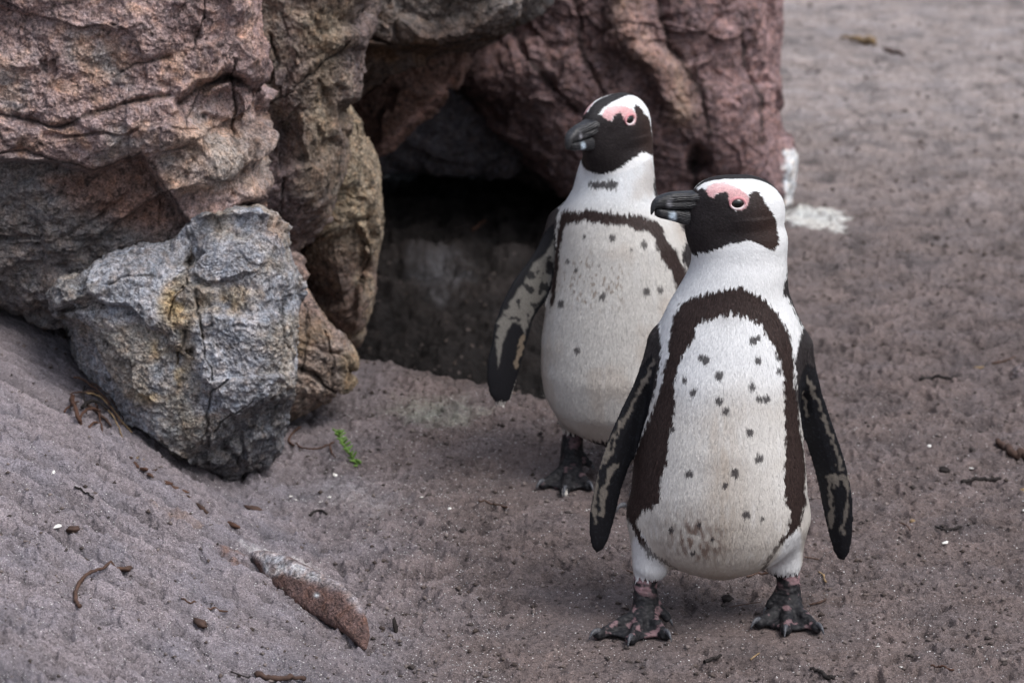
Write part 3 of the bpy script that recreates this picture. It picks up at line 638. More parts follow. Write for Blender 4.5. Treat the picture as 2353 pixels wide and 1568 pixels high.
class Field:
    """signed distance volume on a grid, filled with smoothly joined forms"""
    def __init__(s, lo, hi, h):
        s.h = h; s.lo = np.array(lo, float); s.n = np.ceil((np.array(hi) - lo) / h).astype(int) + 1
        s.a = np.full(s.n, 0.05, np.float32)
    def sub(s, lo, hi):
        i0 = np.clip(np.floor((np.array(lo) - s.lo) / s.h).astype(int), 0, s.n - 1)
        i1 = np.clip(np.ceil((np.array(hi) - s.lo) / s.h).astype(int) + 1, 1, s.n)
        sl = tuple(slice(a, b) for a, b in zip(i0, i1))
        ax = [s.lo[k] + s.h * np.arange(i0[k], i1[k], dtype=np.float32) for k in range(3)]
        return sl, ax[0][:, None, None].astype(np.float32), ax[1][None, :, None].astype(np.float32), ax[2][None, None, :].astype(np.float32)
    def join(s, sl, d, k):
        a = s.a[sl]
        if k <= 0: s.a[sl] = np.minimum(a, d); return
        hh = np.maximum(k - np.abs(a - d), 0) / k
        s.a[sl] = np.minimum(a, d) - hh * hh * k * 0.25
    def capsule(s, A, B, ra, rb, k=0.01, sq=1.0):
        A = np.array(A, float); B = np.array(B, float); m = max(ra, rb) + k + 0.006
        sl, x, y, z = s.sub(np.minimum(A, B) - m, np.maximum(A, B) + m); ab = B - A; L = max((ab * ab).sum(), 1e-9)
        t = np.clip(((x - A[0]) * ab[0] + (y - A[1]) * ab[1] + (z - A[2]) * ab[2]) / L, 0, 1)
        dx = x - A[0] - t * ab[0]; dy = y - A[1] - t * ab[1]; dz = (z - A[2] - t * ab[2]) / sq
        s.join(sl, (np.sqrt(dx * dx + dy * dy + dz * dz) - (ra + (rb - ra) * t)).astype(np.float32), k)
    def ellipsoid(s, C, R, axes, k=0.012):
        C = np.array(C, float); m = max(R) + k + 0.006; sl, x, y, z = s.sub(C - m, C + m); q = 0
        for ax, r in zip(axes, R):
            q = q + (((x - C[0]) * ax[0] + (y - C[1]) * ax[1] + (z - C[2]) * ax[2]) / r) ** 2
        q = np.sqrt(q); s.join(sl, ((q - 1) * min(R) * 1.05).astype(np.float32), k)
    def loft(s, zs, cx, a, cy, b, k=0.012):
        o = np.argsort(zs); zs, cx, a, cy, b = [np.asarray(v)[o] for v in (zs, cx, a, cy, b)]
        sl, x, y, z = s.sub([(cx - a).min() - .03, (cy - b).min() - .03, zs[0] - .012], [(cx + a).max() + .03, (cy + b).max() + .03, zs[-1] + .012])
        zz = z.ravel(); zf = np.linspace(zs[0], zs[-1], 400); ker = np.hanning(25); ker /= ker.sum()
        def sm(v):
            f = np.interp(zf, zs, v); f = np.convolve(np.pad(f, 12, mode='edge'), ker, 'valid'); return np.interp(zz, zf, f)[None, None, :]
        A, Bb, X, Yc = sm(a), sm(b), sm(cx), sm(cy)
        q = np.sqrt(((x - X) / A) ** 2 + ((y - Yc) / Bb) ** 2); d = (q - 1) * np.minimum(A, Bb)
        d = np.maximum(d, np.maximum(zs[0] - z, z - zs[-1])); s.join(sl, d.astype(np.float32), k)
    def web(s, P, th, k=0.006):
        """a thin rounded triangular skin between three points"""
        P = np.array(P, float); m = th + k + 0.004; sl, x, y, z = s.sub(P.min(0) - m, P.max(0) + m)
        n = np.cross(P[1] - P[0], P[2] - P[0]); n /= np.linalg.norm(n)
        h = (x - P[0][0]) * n[0] + (y - P[0][1]) * n[1] + (z - P[0][2]) * n[2]
        d = -1e9
        for i in range(3):
            a, b = P[i], P[(i + 1) % 3]; e = np.cross(b - a, n); e /= np.linalg.norm(e)
            if (P[(i + 2) % 3] - a) @ e > 0: e = -e
            d = np.maximum(d, (x - a[0]) * e[0] + (y - a[1]) * e[1] + (z - a[2]) * e[2])
        q = np.sqrt(np.maximum(d, 0) ** 2 + h ** 2) - th; s.join(sl, q.astype(np.float32), k)
    def blade(s, poly, Yf, slope, tmax, k=0.01, grow=0.025):
        """a flipper: outline poly in (x, z), thin across; Yf(x, z) gives its mid surface"""
        P = np.array(poly); lo = [P[:, 0].min() - .012, Yf.min() - .03, P[:, 1].min() - .012]; hi = [P[:, 0].max() + .012, Yf.max() + .03, P[:, 1].max() + .012]
        sl, x, y, z = s.sub(lo, hi); X, Z = np.broadcast_arrays(x[:, 0, :], z[:, 0, :])
        Q = np.stack([X.ravel(), Z.ravel()], 1); sd = sdpoly(Q, P).reshape(X.shape)
        ym = slope(X, Z); t = tmax * np.sqrt(np.clip(sd / grow, 0.02, 1))
        h = np.abs(y - ym[:, None, :]); SD = sd[:, None, :]
        d = np.where(SD > 0, h - t[:, None, :], np.sqrt(SD ** 2 + np.maximum(h - t[:, None, :], 0) ** 2))
        s.join(sl, (d * 0.9).astype(np.float32), k)
    def mesh(s):
        g = openvdb.FloatGrid(0.05); g.copyFromArray(np.ascontiguousarray(s.a)); P, Q = g.convertToQuads(isovalue=0.0)
        V = P.astype(np.float64) * s.h + s.lo; Q = Q.astype(np.int64)
        n = vert_normals(V, Q)
        # make faces look outward: the field grows along the normal
        i = np.clip(np.round((V + n * 2 * s.h - s.lo) / s.h).astype(int), 0, s.n - 1); j = np.clip(np.round((V - n * 2 * s.h - s.lo) / s.h).astype(int), 0, s.n - 1)
        if (s.a[tuple(i.T)] - s.a[tuple(j.T)]).mean() < 0: Q = Q[:, ::-1].copy(); n = -n
        return V, Q, n

def smooth_table(rows): return np.array(rows, float)

class Head:
    """head frame: f towards the bill, u up, s to the side; K metres per unit of the profile drawing"""
    K = 0.0002303
    def __init__(h, C, yaw, pitch, roll=0.0, scale=1.0):
        h.C = np.array(C, float); cy, sy = math.cos(yaw), math.sin(yaw); f0 = np.array([-cy, -sy, 0]); n0 = np.array([sy, -cy, 0]); u0 = np.array([0, 0, 1.0])
        cp, sp = math.cos(pitch), math.sin(pitch); f = f0 * cp - u0 * sp; u = u0 * cp + f0 * sp
        cr, sr = math.cos(roll), math.sin(roll); n = n0 * cr + u * sr; u = u * cr - n0 * sr
        h.f, h.u, h.n, h.s = f, u, n, scale
    def w(h, f, u, s=0.0): return h.C + h.s * (f * h.f + u * h.u + s * h.n)
    def loc(h, V): D = (V - h.C) / h.s; return D @ h.f, D @ h.u, D @ h.n
    # drawing coordinates of a point on the side of the head
    PSI = math.radians(12); TD = math.tan(math.radians(13.5))
    def draw(h, f, u, s):
        s = np.abs(s); px = 1070 + (-f * math.cos(h.PSI) + s * math.sin(h.PSI)) / h.K
        py = 830 - (u + (-f * math.sin(h.PSI) - s * math.cos(h.PSI)) * h.TD) / h.K
        return np.stack([px, py], 1)

FACE = [(780, 690), (866, 684), (876, 712), (884, 732), (905, 740), (925, 716), (945, 708), (990, 703), (998, 730), (1002, 770), (1020, 800), (1055, 812), (1090, 800), (1108, 762), (1108, 730), (1118, 706), (1140, 698),
        (1165, 712), (1192, 746), (1204, 775), (1236, 810), (1256, 840), (1270, 890), (1280, 950), (1282, 1000), (1268, 1030), (1240, 1042), (1206, 1030), (1180, 1010), (1145, 1000), (1100, 986),
        (1060, 1000), (1010, 1006), (960, 1028), (920, 1038), (880, 1052), (838, 1056), (790, 1060), (700, 1080), (620, 900), (640, 700)]
PINK = [(866, 700), (872, 680), (900, 662), (940, 650), (985, 655), (1030, 672), (1070, 694), (1098, 716), (1112, 745), (1108, 775), (1092, 800), (1058, 814), (1020, 803), (1000, 776), (990, 735), (988, 704), (945, 710), (925, 716), (908, 740), (884, 736)]

def head_paint(h, V, seed):
    f, u, s = h.loc(V); q = h.draw(f, u, s); S = V + seed
    j = np.stack([9 * perlin(S * 330), 13 * perlin(S * 300 + 9)], 1) + 5 * np.stack([perlin(S * 90 + 4), perlin(S * 90 + 14)], 1); qq = q + j
    c = np.tile(rgb(0.80, 0.81, 0.82), (len(V), 1))
    face = smooth(-3, 3, sdpoly(qq, FACE) + getattr(h, 'grow', 0) * (26 * smooth(960, 1010, q[:, 1]) + 2 * smooth(1200, 1250, q[:, 0]))); front = (q[:, 0] < 1400)
    c = blend(c, face * front, BLKW)
    c = blend(c, face * front * smooth(1000, 1260, q[:, 0]) * 0.6, (0.045, 0.024, 0.018))
    pk = smooth(-3, 4, sdpoly(q + 0.5 * j, PINK)); tone = 0.5 + 0.5 * np.clip(perlin(S * 120) * 1.5, -1, 1)
    side = smooth(0.0022, 0.0040, np.abs(s))
    c = blend(c, pk * side, (0.56, 0.315, 0.325)); c = blend(c, pk * side * tone * 0.4 + pk * side * 0.45 * smooth(700, 655, q[:, 1]), (0.70, 0.53, 0.53))
    # crown and nape
    hw = np.interp(f, [-0.07, -0.03, 0.01, 0.035, 0.05, 0.062], [0.007, 0.0115, 0.0130, 0.0095, 0.0050, 0.0022] if not hasattr(h, 'grow') else [0.007, 0.0115, 0.0135, 0.0125, 0.0105, 0.0110])
    d = hw - np.abs(s) + 0.0012 * perlin(S * 230); top = ((u > 0.012) | (f < -0.035))
    c = blend(c, smooth(-0.0006, 0.0008, d) * top * 1.0, (0.028, 0.026, 0.027))
    c = blend(c, ((np.abs(s) < 0.0135) & (f > 0.050) & (u < 0.029)) * 1.0, BLKW)
    return c

def build_head_form(F, h):
    ax = (h.f, h.u, h.n); S = h.s
    F.ellipsoid(h.w(-0.002, 0.001), [0.0595 * S, 0.0505 * S, 0.0415 * S], ax, 0.035)
    F.ellipsoid(h.w(0.030, 0.010), [0.035 * S, 0.039 * S, 0.0275 * S], ax, 0.014)
    F.ellipsoid(h.w(0.046, 0.006), [0.022 * S, 0.029 * S, 0.0150 * S], ax, 0.014)
    F.ellipsoid(h.w(0.034, -0.024), [0.034 * S, 0.030 * S, 0.026 * S], ax, 0.02)
    F.ellipsoid(h.w(-0.0270, -0.034), [0.0310 * S, 0.038 * S, 0.035 * S], ax, 0.012)
    for sg in (1, -1): F.ellipsoid(h.w(0.016, 0.028, sg * 0.019), [0.026 * S, 0.014 * S, 0.011 * S], ax, 0.012)   # brow

def ring_loft(secs, nseg=56, power=2.2):
    """secs: list of (centre, up vector * half height, side vector * half width)"""
    V = []; th = np.linspace(0, 2 * math.pi, nseg, endpoint=False)
    for c, up, sd in secs:
        cx = np.sign(np.cos(th)) * np.abs(np.cos(th)) ** (2 / power); sx = np.sign(np.sin(th)) * np.abs(np.sin(th)) ** (2 / power)
        V.append(np.array(c)[None, :] + cx[:, None] * np.array(up)[None, :] + sx[:, None] * np.array(sd)[None, :])
    n = len(V); V = np.concatenate(V); i = np.arange(n * nseg).reshape(n, nseg); j = np.roll(i, -1, 1)
    F = [tuple(x) for x in np.stack([i[:-1].ravel(), j[:-1].ravel(), j[1:].ravel(), i[1:].ravel()], 1).tolist()]
    F.append(tuple(i[0].tolist()[::-1])); F.append(tuple(i[-1].tolist()))
    return V, F

def build_bill(h, parent, seed):
    """upper and lower halves of the bill; f, top, mouth line, bottom, half width, read from the profile"""
    P = [(0.030, .022, .009, -.006, .0240), (0.038, .027, .009, -.010, .0232), (0.046, .0315, .009, -.0150, .0215), (0.056, .0335, .009, -.0165, .0176), (0.066, .0337, .0095, -.0145, .0145), (0.076, .0337, .0095, -.0110, .0124), (0.086, .0337, .0100, -.0072, .0112), (0.094, .0332, .0105, -.0045, .0106),
         (0.101, .0320, .0115, -.0026, .0100), (0.107, .0302, .0125, -.0010, .0094), (0.112, .0277, .013, .0010, .0084), (0.1155, .0250, .0125, .0034, .0072), (0.1180, .0220, .0065, None, .0058), (0.1198, .0182, .0040, None, .0042), (0.1207, .0135, .0050, None, .0020)]
    ff = np.array([p[0] for p in P]); fi = np.concatenate([np.linspace(ff[0], 0.11, 70), np.linspace(0.111, ff[-1], 18)])
    up = h.u; 
    def smp(k, f): v = np.array([(p[k] if p[k] is not None else np.nan) for p in P], float); ok = ~np.isnan(v); return np.interp(f, ff[ok], v[ok])
    sec = []
    for f in fi:
        t, m, w = smp(1, f), smp(2, f), smp(4, f)
        if f < 0.100: w *= 1.0
        c = h.w(f, (t + m) / 2); sec.append((c, h.u * (t - m) / 2 * h.s, h.n * w * h.s))
    V, F = ring_loft(sec, 128, 2.7)
    f, u, s = h.loc(V); S = V * 1.0 + seed
    rg = np.sin((u + 0.0016 * perlin(np.stack([f * 60, u * 160, s * 60], 1)) - 0.12 * np.maximum(0.07 - f, 0)) * 2 * math.pi / 0.0027 + 2.5 * perlin(np.stack([f * 45, u * 90, s * 0 + seed], 1)))
    rg = rg * smooth(0.104, 0.088, f); V = V + np.sign(s)[:, None] * h.n[None, :] * (rg * 0.00055)[:, None] * h.s
    groove = np.exp(-((u - (0.0215 - 0.03 * np.clip(f - 0.08, 0, 1))) / 0.0022) ** 2) * smooth(0.106, 0.085, f)         # nostril groove
    V = V - np.sign(s)[:, None] * h.n[None, :] * (groove * 0.0016)[:, None] * h.s
    c = np.tile(rgb(0.011, 0.011, 0.0125), (len(V), 1)); c = blend(c, groove * 0.8, (0.015, 0.014, 0.015))
    c = blend(c, smooth(-0.1, -0.9, rg) * 0.6 * smooth(0.106, 0.095, f), (0.004, 0.004, 0.005)); c = blend(c, smooth(0.2, 0.95, rg) * 0.3, (0.024, 0.024, 0.027))
    c = blend(c, smooth(0.104, 0.112, f) * 0.25, (0.05, 0.05, 0.055)); c = blend(c, np.exp(-(((f - .098) / .0035) ** 2 + ((u - .020) / .005) ** 2)) * 0.6, (0.28, 0.28, 0.31))
    mesh_obj('upper_bill', V, F, M_BEAK, c, parent)
    sec = []
    for f in np.linspace(0.030, 0.1150, 60):
        m, b, w = smp(2, f) + 0.0012, smp(3, f), smp(4, f) * 0.84
        if f > 0.110: w *= 1 - 0.5 * (f - 0.110) / 0.0055
        c = h.w(f, (m + b) / 2); sec.append((c, h.u * (m - b) / 2 * h.s, h.n * w * h.s))
    V, F = ring_loft(sec, 112, 2.6); f, u, s = h.loc(V)
    rg = np.sin((u + 0.25 * np.maximum(0.085 - f, 0) + 0.0014 * perlin(np.stack([f * 60, u * 160, s * 60], 1) + 8)) * 2 * math.pi / 0.0024) * smooth(0.09, 0.078, f)
    V = V + np.sign(s)[:, None] * h.n[None, :] * (rg * 0.0004)[:, None] * h.s
    c = np.tile(rgb(0.011, 0.011, 0.013), (len(V), 1)); c = blend(c, np.exp(-(((f - 0.0935 - 0.1 * (u - .003)) / 0.0050) ** 4 + ((u - .002) / .0065) ** 4)) * 0.9, (0.34, 0.41, 0.48))
    mesh_obj('lower_bill', V, F, M_BEAK, c, parent)

def build_eye(h, bvh, parent, sg, seed):
    f0, u0 = (1070 - 1046 + 7.2 * sg * 0 + 0) * h.K, 0.0
    # where the drawing's eye centre falls on this side of the head
    s_ = 0.036; f0 = (s_ * math.sin(h.PSI) - (1046 - 1070) * h.K) / math.cos(h.PSI); u0 = (830 - 772) * h.K + (f0 * math.sin(h.PSI) + s_ * math.cos(h.PSI)) * h.TD
    start = h.w(f0, u0, sg * 0.09); hit = bvh.ray_cast(Vector(start), Vector(-sg * h.n))
    if hit[0] is None: return
    P = np.array(hit[0]); nn = np.array(hit[1]); nn = nn if nn @ (sg * h.n) > 0 else -nn
    nn = nn * 0.4 + sg * h.n * 0.6; nn /= np.linalg.norm(nn)
    a1 = h.f - nn * (h.f @ nn); a1 /= np.linalg.norm(a1); a2 = np.cross(nn, a1); a2 *= np.sign(a2 @ h.u)
    # eyeball
    V, F = [], []; nt_, npn = 28, 14; C = P - nn * 0.0012 * h.s
    for i in range(npn + 1):
        a = math.pi * i / npn
        for j in range(nt_):
            b = 2 * math.pi * j / nt_; V.append(C + h.s * (math.cos(a) * nn * 0.0042 + math.sin(a) * (math.cos(b) * a1 * 0.0094 + math.sin(b) * a2 * 0.0066)))
    for i in range(npn):
        for j in range(nt_): F.append((i * nt_ + j, (i + 1) * nt_ + j, (i + 1) * nt_ + (j + 1) % nt_, i * nt_ + (j + 1) % nt_))
    V = np.array(V); rd_ = np.hypot((V - C) @ a1, (V - C) @ a2) / h.s
    c = np.tile(rgb(0.014, 0.008, 0.006), (len(V), 1)); c[rd_ < 0.0046] = (0.003, 0.003, 0.003)
    eye = mesh_obj('eye', V, F, M_EYE, c, parent)
    # eyelid: an oval roll of bare skin
    V, F = [], []; na, nb = 48, 12
    for i in range(na):
        a = 2 * math.pi * i / na; ra, rb = 0.0099 * h.s, 0.0071 * h.s
        ctr = P + a1 * ra * math.cos(a) + a2 * rb * math.sin(a) + nn * 0.0004
        rad = (a1 * math.cos(a) + a2 * math.sin(a)); tk = (0.0017 + 0.0004 * (math.sin(a) > 0)) * h.s
        for j in range(nb):
            b = 2 * math.pi * j / nb; V.append(ctr + tk * (rad * math.cos(b) + nn * math.sin(b) * 0.8))
    for i in range(na):
        for j in range(nb): F.append((i * nb + j, ((i + 1) % na) * nb + j, ((i + 1) % na) * nb + (j + 1) % nb, i * nb + (j + 1) % nb))
    V = np.array(V); low = smooth(0.002, -0.005, (V - P) @ a2); r = np.linalg.norm((V - P) - ((V - P) @ nn)[:, None] * nn, axis=1)
    c = np.tile(rgb(0.58, 0.27, 0.29), (len(V), 1)); c = blend(c, low * smooth(0.0115, 0.0085, r) * 0.9, (0.78, 0.70, 0.72))
    mesh_obj('eyelid', V, F, M_BODY, c, eye)

def claw(parent, A, B, r, bend=0.3):
    """a curved horn cone from A to B"""
    A = np.array(A); B = np.array(B); ax = B - A; L = np.linalg.norm(ax); ax /= L; up = np.array([0, 0, 1.0]); sd = np.cross(ax, up); sd /= np.linalg.norm(sd); up = np.cross(sd, ax)
    sec = []
    for t in np.linspace(0, 1, 9):
        c = A + ax * L * t + up * L * bend * math.sin(math.pi * t) * 0.5; rr = max(r * (1 - t) ** 0.6, 0.0004); sec.append((c, up * rr * 1.1, sd * rr * 0.8))
    V, F = ring_loft(sec, 12, 2.0); return mesh_obj('claw', V, F, M_BEAK, np.tile(rgb(0.05, 0.052, 0.06), (len(V), 1)), parent)

def feathers(V, Q, N, skip, paint, flow, length, count, seed, parent, label=None):
    """short overlapping feathers as real slivers all over the plumage; colour is the plumage colour at the root"""
    r = np.random.RandomState(seed); ctr = V[Q].mean(1); ok = ~skip(ctr); Qs = Q[ok]
    a = V[Qs]; area = 0.5 * np.linalg.norm(np.cross(a[:, 2] - a[:, 0], a[:, 3] - a[:, 1]), axis=1)
    idx = r.choice(len(Qs), count, p=area / area.sum()); w = r.rand(count, 2)
    A = a[idx]; P = (A[:, 0] * (1 - w[:, :1]) + A[:, 1] * w[:, :1]) * (1 - w[:, 1:]) + (A[:, 3] * (1 - w[:, :1]) + A[:, 2] * w[:, :1]) * w[:, 1:]
    n = N[Qs[idx]].mean(1); n /= np.linalg.norm(n, axis=1)[:, None]
    d = flow(P, n); d = d - n * (d * n).sum(1)[:, None]; d /= np.maximum(np.linalg.norm(d, axis=1), 1e-6)[:, None]
    side = np.cross(n, d); d = d + side * r.normal(0, 0.16, (count, 1)); d /= np.linalg.norm(d, axis=1)[:, None]; side = np.cross(n, d)
    L = length(P) * r.uniform(0.7, 1.25, count); wd = L * 0.031 + 0.00020; lift = r.uniform(0.01, 0.06, count) + 0.01
    P0 = P - n * 0.0006 - d * (L * 0.35)[:, None]; P1 = P + d * (L * 0.25)[:, None] + n * (L * lift * 0.35 + 0.0004)[:, None]; P2 = P + d * (L * 0.65)[:, None] + n * (L * lift * 0.45)[:, None]
    c = paint(P); dk = smooth(0.12, 0.04, c.mean(1))[:, None]; c = c * (1 + r.normal(0, 0.030, (count, 1)) + dk * np.abs(r.normal(0, 0.45, (count, 1))) - 0.2 * dk)
    W = side * wd[:, None]
    VV = np.stack([P0 - W * .6, P0 + W * .6, P1 + W, P1 - W, P2], 1).reshape(-1, 3); CC = np.repeat(c, 5, 0)
    b = np.arange(count)[:, None] * 5
    T = np.concatenate([b + [2, 1, 0], b + [3, 2, 0], b + [4, 2, 3]], 0)
    o = mesh_obj('plumage', VV, T, M_FEATHER, CC, parent, smoothed=True, origin=parent_world(parent)); o['kind'] = 'stuff'
    nn = n * 1.0 + side * r.normal(0, 0.065, (count, 1)) + d * r.normal(0.02, 0.07, (count, 1)); nn /= np.linalg.norm(nn, axis=1)[:, None]
    o.data.normals_split_custom_set_from_vertices(np.repeat(nn, 5, 0).astype(np.float32)); return o

_e = NT('eye_gloss'); _e.l(_e.n('ShaderNodeAttribute', attribute_name='Col').outputs['Color'], _e.b.inputs['Base Color']); _e.b.inputs['Roughness'].default_value = 0.06
_e.b.inputs['Specular IOR Level'].default_value = 0.6; M_EYE = _e.m

def penguin(label, base_v, Yc, table, depth_tab, head, thighs, legs, feet, flippers, bodypaint, flippaint, seed, nfeather, h_vox=0.0019, pre=None):
    base = np.array([pt(*base_v, Yc)[0], Yc, 0.0]); root = empty('penguin', base); tag(root, label, 'penguin')
    T = smooth_table(table); zs = np.array([pt(1650, y, Yc)[2] for y in T[:, 0]]); xl = np.array([pt(l, y, Yc)[0] for y, l in zip(T[:, 0], T[:, 1])]); xr = np.array([pt(r_, y, Yc)[0] for y, r_ in zip(T[:, 0], T[:, 2])])
    D = np.array(depth_tab, float); b = np.interp(T[:, 0], D[:, 0], D[:, 1]); cy = Yc + np.interp(T[:, 0], D[:, 0], D[:, 2])
    allx = [xl.min(), xr.max()] + [pt(x, y, Yc)[0] for fl in flippers for x, y in fl['poly']] + [head.w(0.06, 0)[0]] + [p[0] for ft in feet for p in ft['tips']]
    F = Field([min(allx) - 0.02, Yc - 0.17, -0.012], [max(allx) + 0.02, Yc + 0.16, head.C[2] + 0.075], h_vox)
    F.loft(zs, (xl + xr) / 2, (xr - xl) / 2, cy, b, 0.0)
    build_head_form(F, head)
    for A, B, ra, rb in thighs: F.capsule(A, B, ra, rb, 0.018)
    for A, B, ra, rb in legs: F.capsule(A, B, ra, rb, 0.006)
    claws = []
    for ft in feet:
        ank = np.array(ft['ankle']); tips = [np.array(t) for t in ft['tips']]; kn = []
        for t in tips:
            mid = ank * 0.42 + t * 0.58; mid[2] = 0.0135
            F.capsule(ank + [0, 0, -0.004], mid, 0.0125, 0.0080, 0.008); F.capsule(mid, t, 0.0080, 0.0066, 0.004)
            F.ellipsoid(t, [0.0085, 0.0085, 0.0075], np.eye(3), 0.003); kn.append(mid)
        for i in range(len(tips) - 1):
            a_ = tips[i] + (ank - tips[i]) * 0.14; b_ = tips[i + 1] + (ank - tips[i + 1]) * 0.14; a_[2] = b_[2] = 0.006
            F.web([ank * [1, 1, 0] + [0, 0, 0.015], a_, b_], 0.0034, 0.006)
        F.capsule(ft['hal'][0], ft['hal'][1], 0.0085, 0.0062, 0.006)
        claws.append((ank, tips, ft['hal']))
    sh = []
    for fl in flippers:
        P = np.array([pt(x, y, Yc)[[0, 2]] for x, y in fl['poly']]); S0 = pt(*fl['shoulder'], Yc); S1 = pt(*fl['tip'], Yc); k0, k1, k2 = fl['y']
        axv = np.array([S1[0] - S0[0], S1[2] - S0[2]]); Lf = np.linalg.norm(axv); axv /= Lf; pv = np.array([-axv[1], axv[0]])
        def mid(X, Z, S0=S0, axv=axv, pv=pv, k0=k0, k1=k1, k2=k2, Lf=Lf):
            a_ = ((X - S0[0]) * axv[0] + (Z - S0[2]) * axv[1]) / Lf; p_ = (X - S0[0]) * pv[0] + (Z - S0[2]) * pv[1]
            return Yc + k0 + k1 * a_ + k2 * p_
        ys = mid(P[:, 0], P[:, 1]); F.blade(P, ys, mid, fl.get('t', 0.0075), 0.012)
        F.capsule([S0[0], Yc + k0, S0[2]], [S0[0] + axv[0] * .05, Yc + k0 + k1 * .2, S0[2] + axv[1] * .05], 0.016, 0.009, 0.02)
        sh.append((P, ys))
    # stubby tail behind
    zt = zs.min() + 0.045; F.capsule([base[0], Yc + 0.05, zt + 0.03], [base[0], Yc + 0.13, zt - 0.05 if zt > 0.07 else 0.01], 0.028, 0.010, 0.02)
    V, Q, N = F.mesh()
    vd = ray(*base_v); vd = ray(base_v[0], 900); vd /= np.linalg.norm(vd)
    def isflip(P_):
        q = toplane(P_, vd, Yc); r_ = np.zeros(len(P_), bool)
        for fl in flippers: r_ |= inside(q, fl.get('zone', fl['poly']))
        return r_
    hz = head.C[2]; legz = max(l[0][2] for l in legs)
    footcut = [(l[0], l[2]) for l in legs]
    def part_of(P_):
        f, u, s = head.loc(P_); ishead = (np.sqrt((f / 0.085) ** 2 + (u / 0.075) ** 2 + (s / 0.06) ** 2) < 1.0) & (u > -0.058 - 0.25 * np.abs(np.minimum(f, 0)))
        leg = np.zeros(len(P_), bool)
        for A, B, ra, rb in legs:
            ztop = A[2] + 0.004 * np.sin(P_[:, 0] * 900) ; leg |= (P_[:, 2] < ztop) & (np.hypot(P_[:, 0] - (A[0] + B[0]) / 2, P_[:, 1] - (A[1] + B[1]) / 2) < 0.10)
        low_body = P_[:, 2] > np.interp(P_[:, 0], [base[0] - .3, base[0] + .3], [0, 0]) + legz + 0.02
        return ishead, leg & ~low_body
    def paint(P_, n_=None):
        q = toplane(P_, vd, Yc); S = P_ + seed
        c = bodypaint(q, S, P_, base)
        back = smooth(0.012, 0.028, P_[:, 1] - Yc + 0.006 * perlin(S * 60)) ; c = blend(c, back, (0.035, 0.028, 0.028))
        ishead, leg = part_of(P_)
        hc = head_paint(head, P_, seed); c = np.where(ishead[:, None], hc, c)
        fz = isflip(P_); cf = flippaint(q, S, P_); c = np.where(fz[:, None], cf, c)
        if leg.any():
            Pl = P_[leg]; lc = np.tile(rgb(0.014, 0.014, 0.016), (len(Pl), 1)); Sl = Pl + seed
            pk = smooth(0.26, 0.46, perlin(Sl * np.array([62, 62, 50])) + 0.35 * perlin(Sl * 170) + 0.15 * perlin(Sl * 400))
            hi = smooth(legz - 0.030, legz - 0.012, Pl[:, 2]); pk2 = smooth(-0.10, 0.2, perlin(Sl * np.array([60, 60, 130]) + 4)) * hi
            lc = blend(lc, np.clip(pk * 0.5 * (pre or 1.0) + pk2 * 0.75 * (pre or 1.0), 0, 1), (0.31, 0.19, 0.205)); lc = blend(lc, 0.35 * smooth(0, 0.5, perlin(Sl * 240)), (0.07, 0.066, 0.07))
            c[leg] = lc
        return c
    # wrinkled skin on legs and feet
    _, leg = part_of(V); wr = np.zeros(len(V)); Pl = V[leg] + seed
    wr[leg] = 0.0011 * (ridged(Pl * np.array([60, 60, 210]), 2) - 1.0); Vb = V + N * wr[:, None]
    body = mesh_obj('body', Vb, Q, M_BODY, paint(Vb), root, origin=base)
    bvh = BVHTree.FromPolygons([tuple(v) for v in V[::1].tolist()] if len(V) < 4e5 else [], [tuple(q) for q in Q.tolist()]) if True else None
    build_bill(head, root, seed)
    for sg in (1, -1): build_eye(head, bvh, root, sg, seed)
    for ank, tips, hal in claws:
        for t in tips:
            dr = t - ank; dr[2] = 0; dr /= np.linalg.norm(dr); claw(root, t - dr * 0.002 + [0, 0, 0.0045], t + dr * 0.019 + [0, 0, -0.0035], 0.0050, 0.45)
        dr = hal[1] - hal[0]; dr /= np.linalg.norm(dr); claw(root, hal[1] + dr * 0.002, hal[1] + dr * 0.012 + [0, 0, -0.003], 0.003)
    def skip(P_):
        ishead, leg = part_of(P_); f, u, s = head.loc(P_); q = head.draw(f, u, s)
        bare = ishead & (sdpoly(q, PINK) > -2) & (np.abs(s) > 0.012); bare |= ishead & (np.hypot(q[:, 0] - 1046, q[:, 1] - 772) < 62)
        return isflip(P_) | leg | bare
    def flow(P_, n_):
        ishead, _l = part_of(P_); d = np.tile(np.array([0, 0.10, -1.0]), (len(P_), 1)); d[:, 0] += 0.6 * (P_[:, 0] - base[0])
        f, u, s = head.loc(P_); w = smooth(-0.075, -0.02, u)[:, None] * smooth(0.11, 0.08, np.linalg.norm(P_ - head.C, axis=1))[:, None]
        hd = -head.f - 0.45 * head.u; return d * (1 - w) + hd * w
    def length(P_):
        dist = np.linalg.norm(P_ - head.C, axis=1); return np.interp(dist, [0.0, 0.06, 0.14, 0.3], [0.005, 0.006, 0.0100, 0.0125])
    feathers(V, Q, N, skip, paint, flow, length, nfeather, int(seed * 10) + 3, root)
    return root, V, Q, N, paint

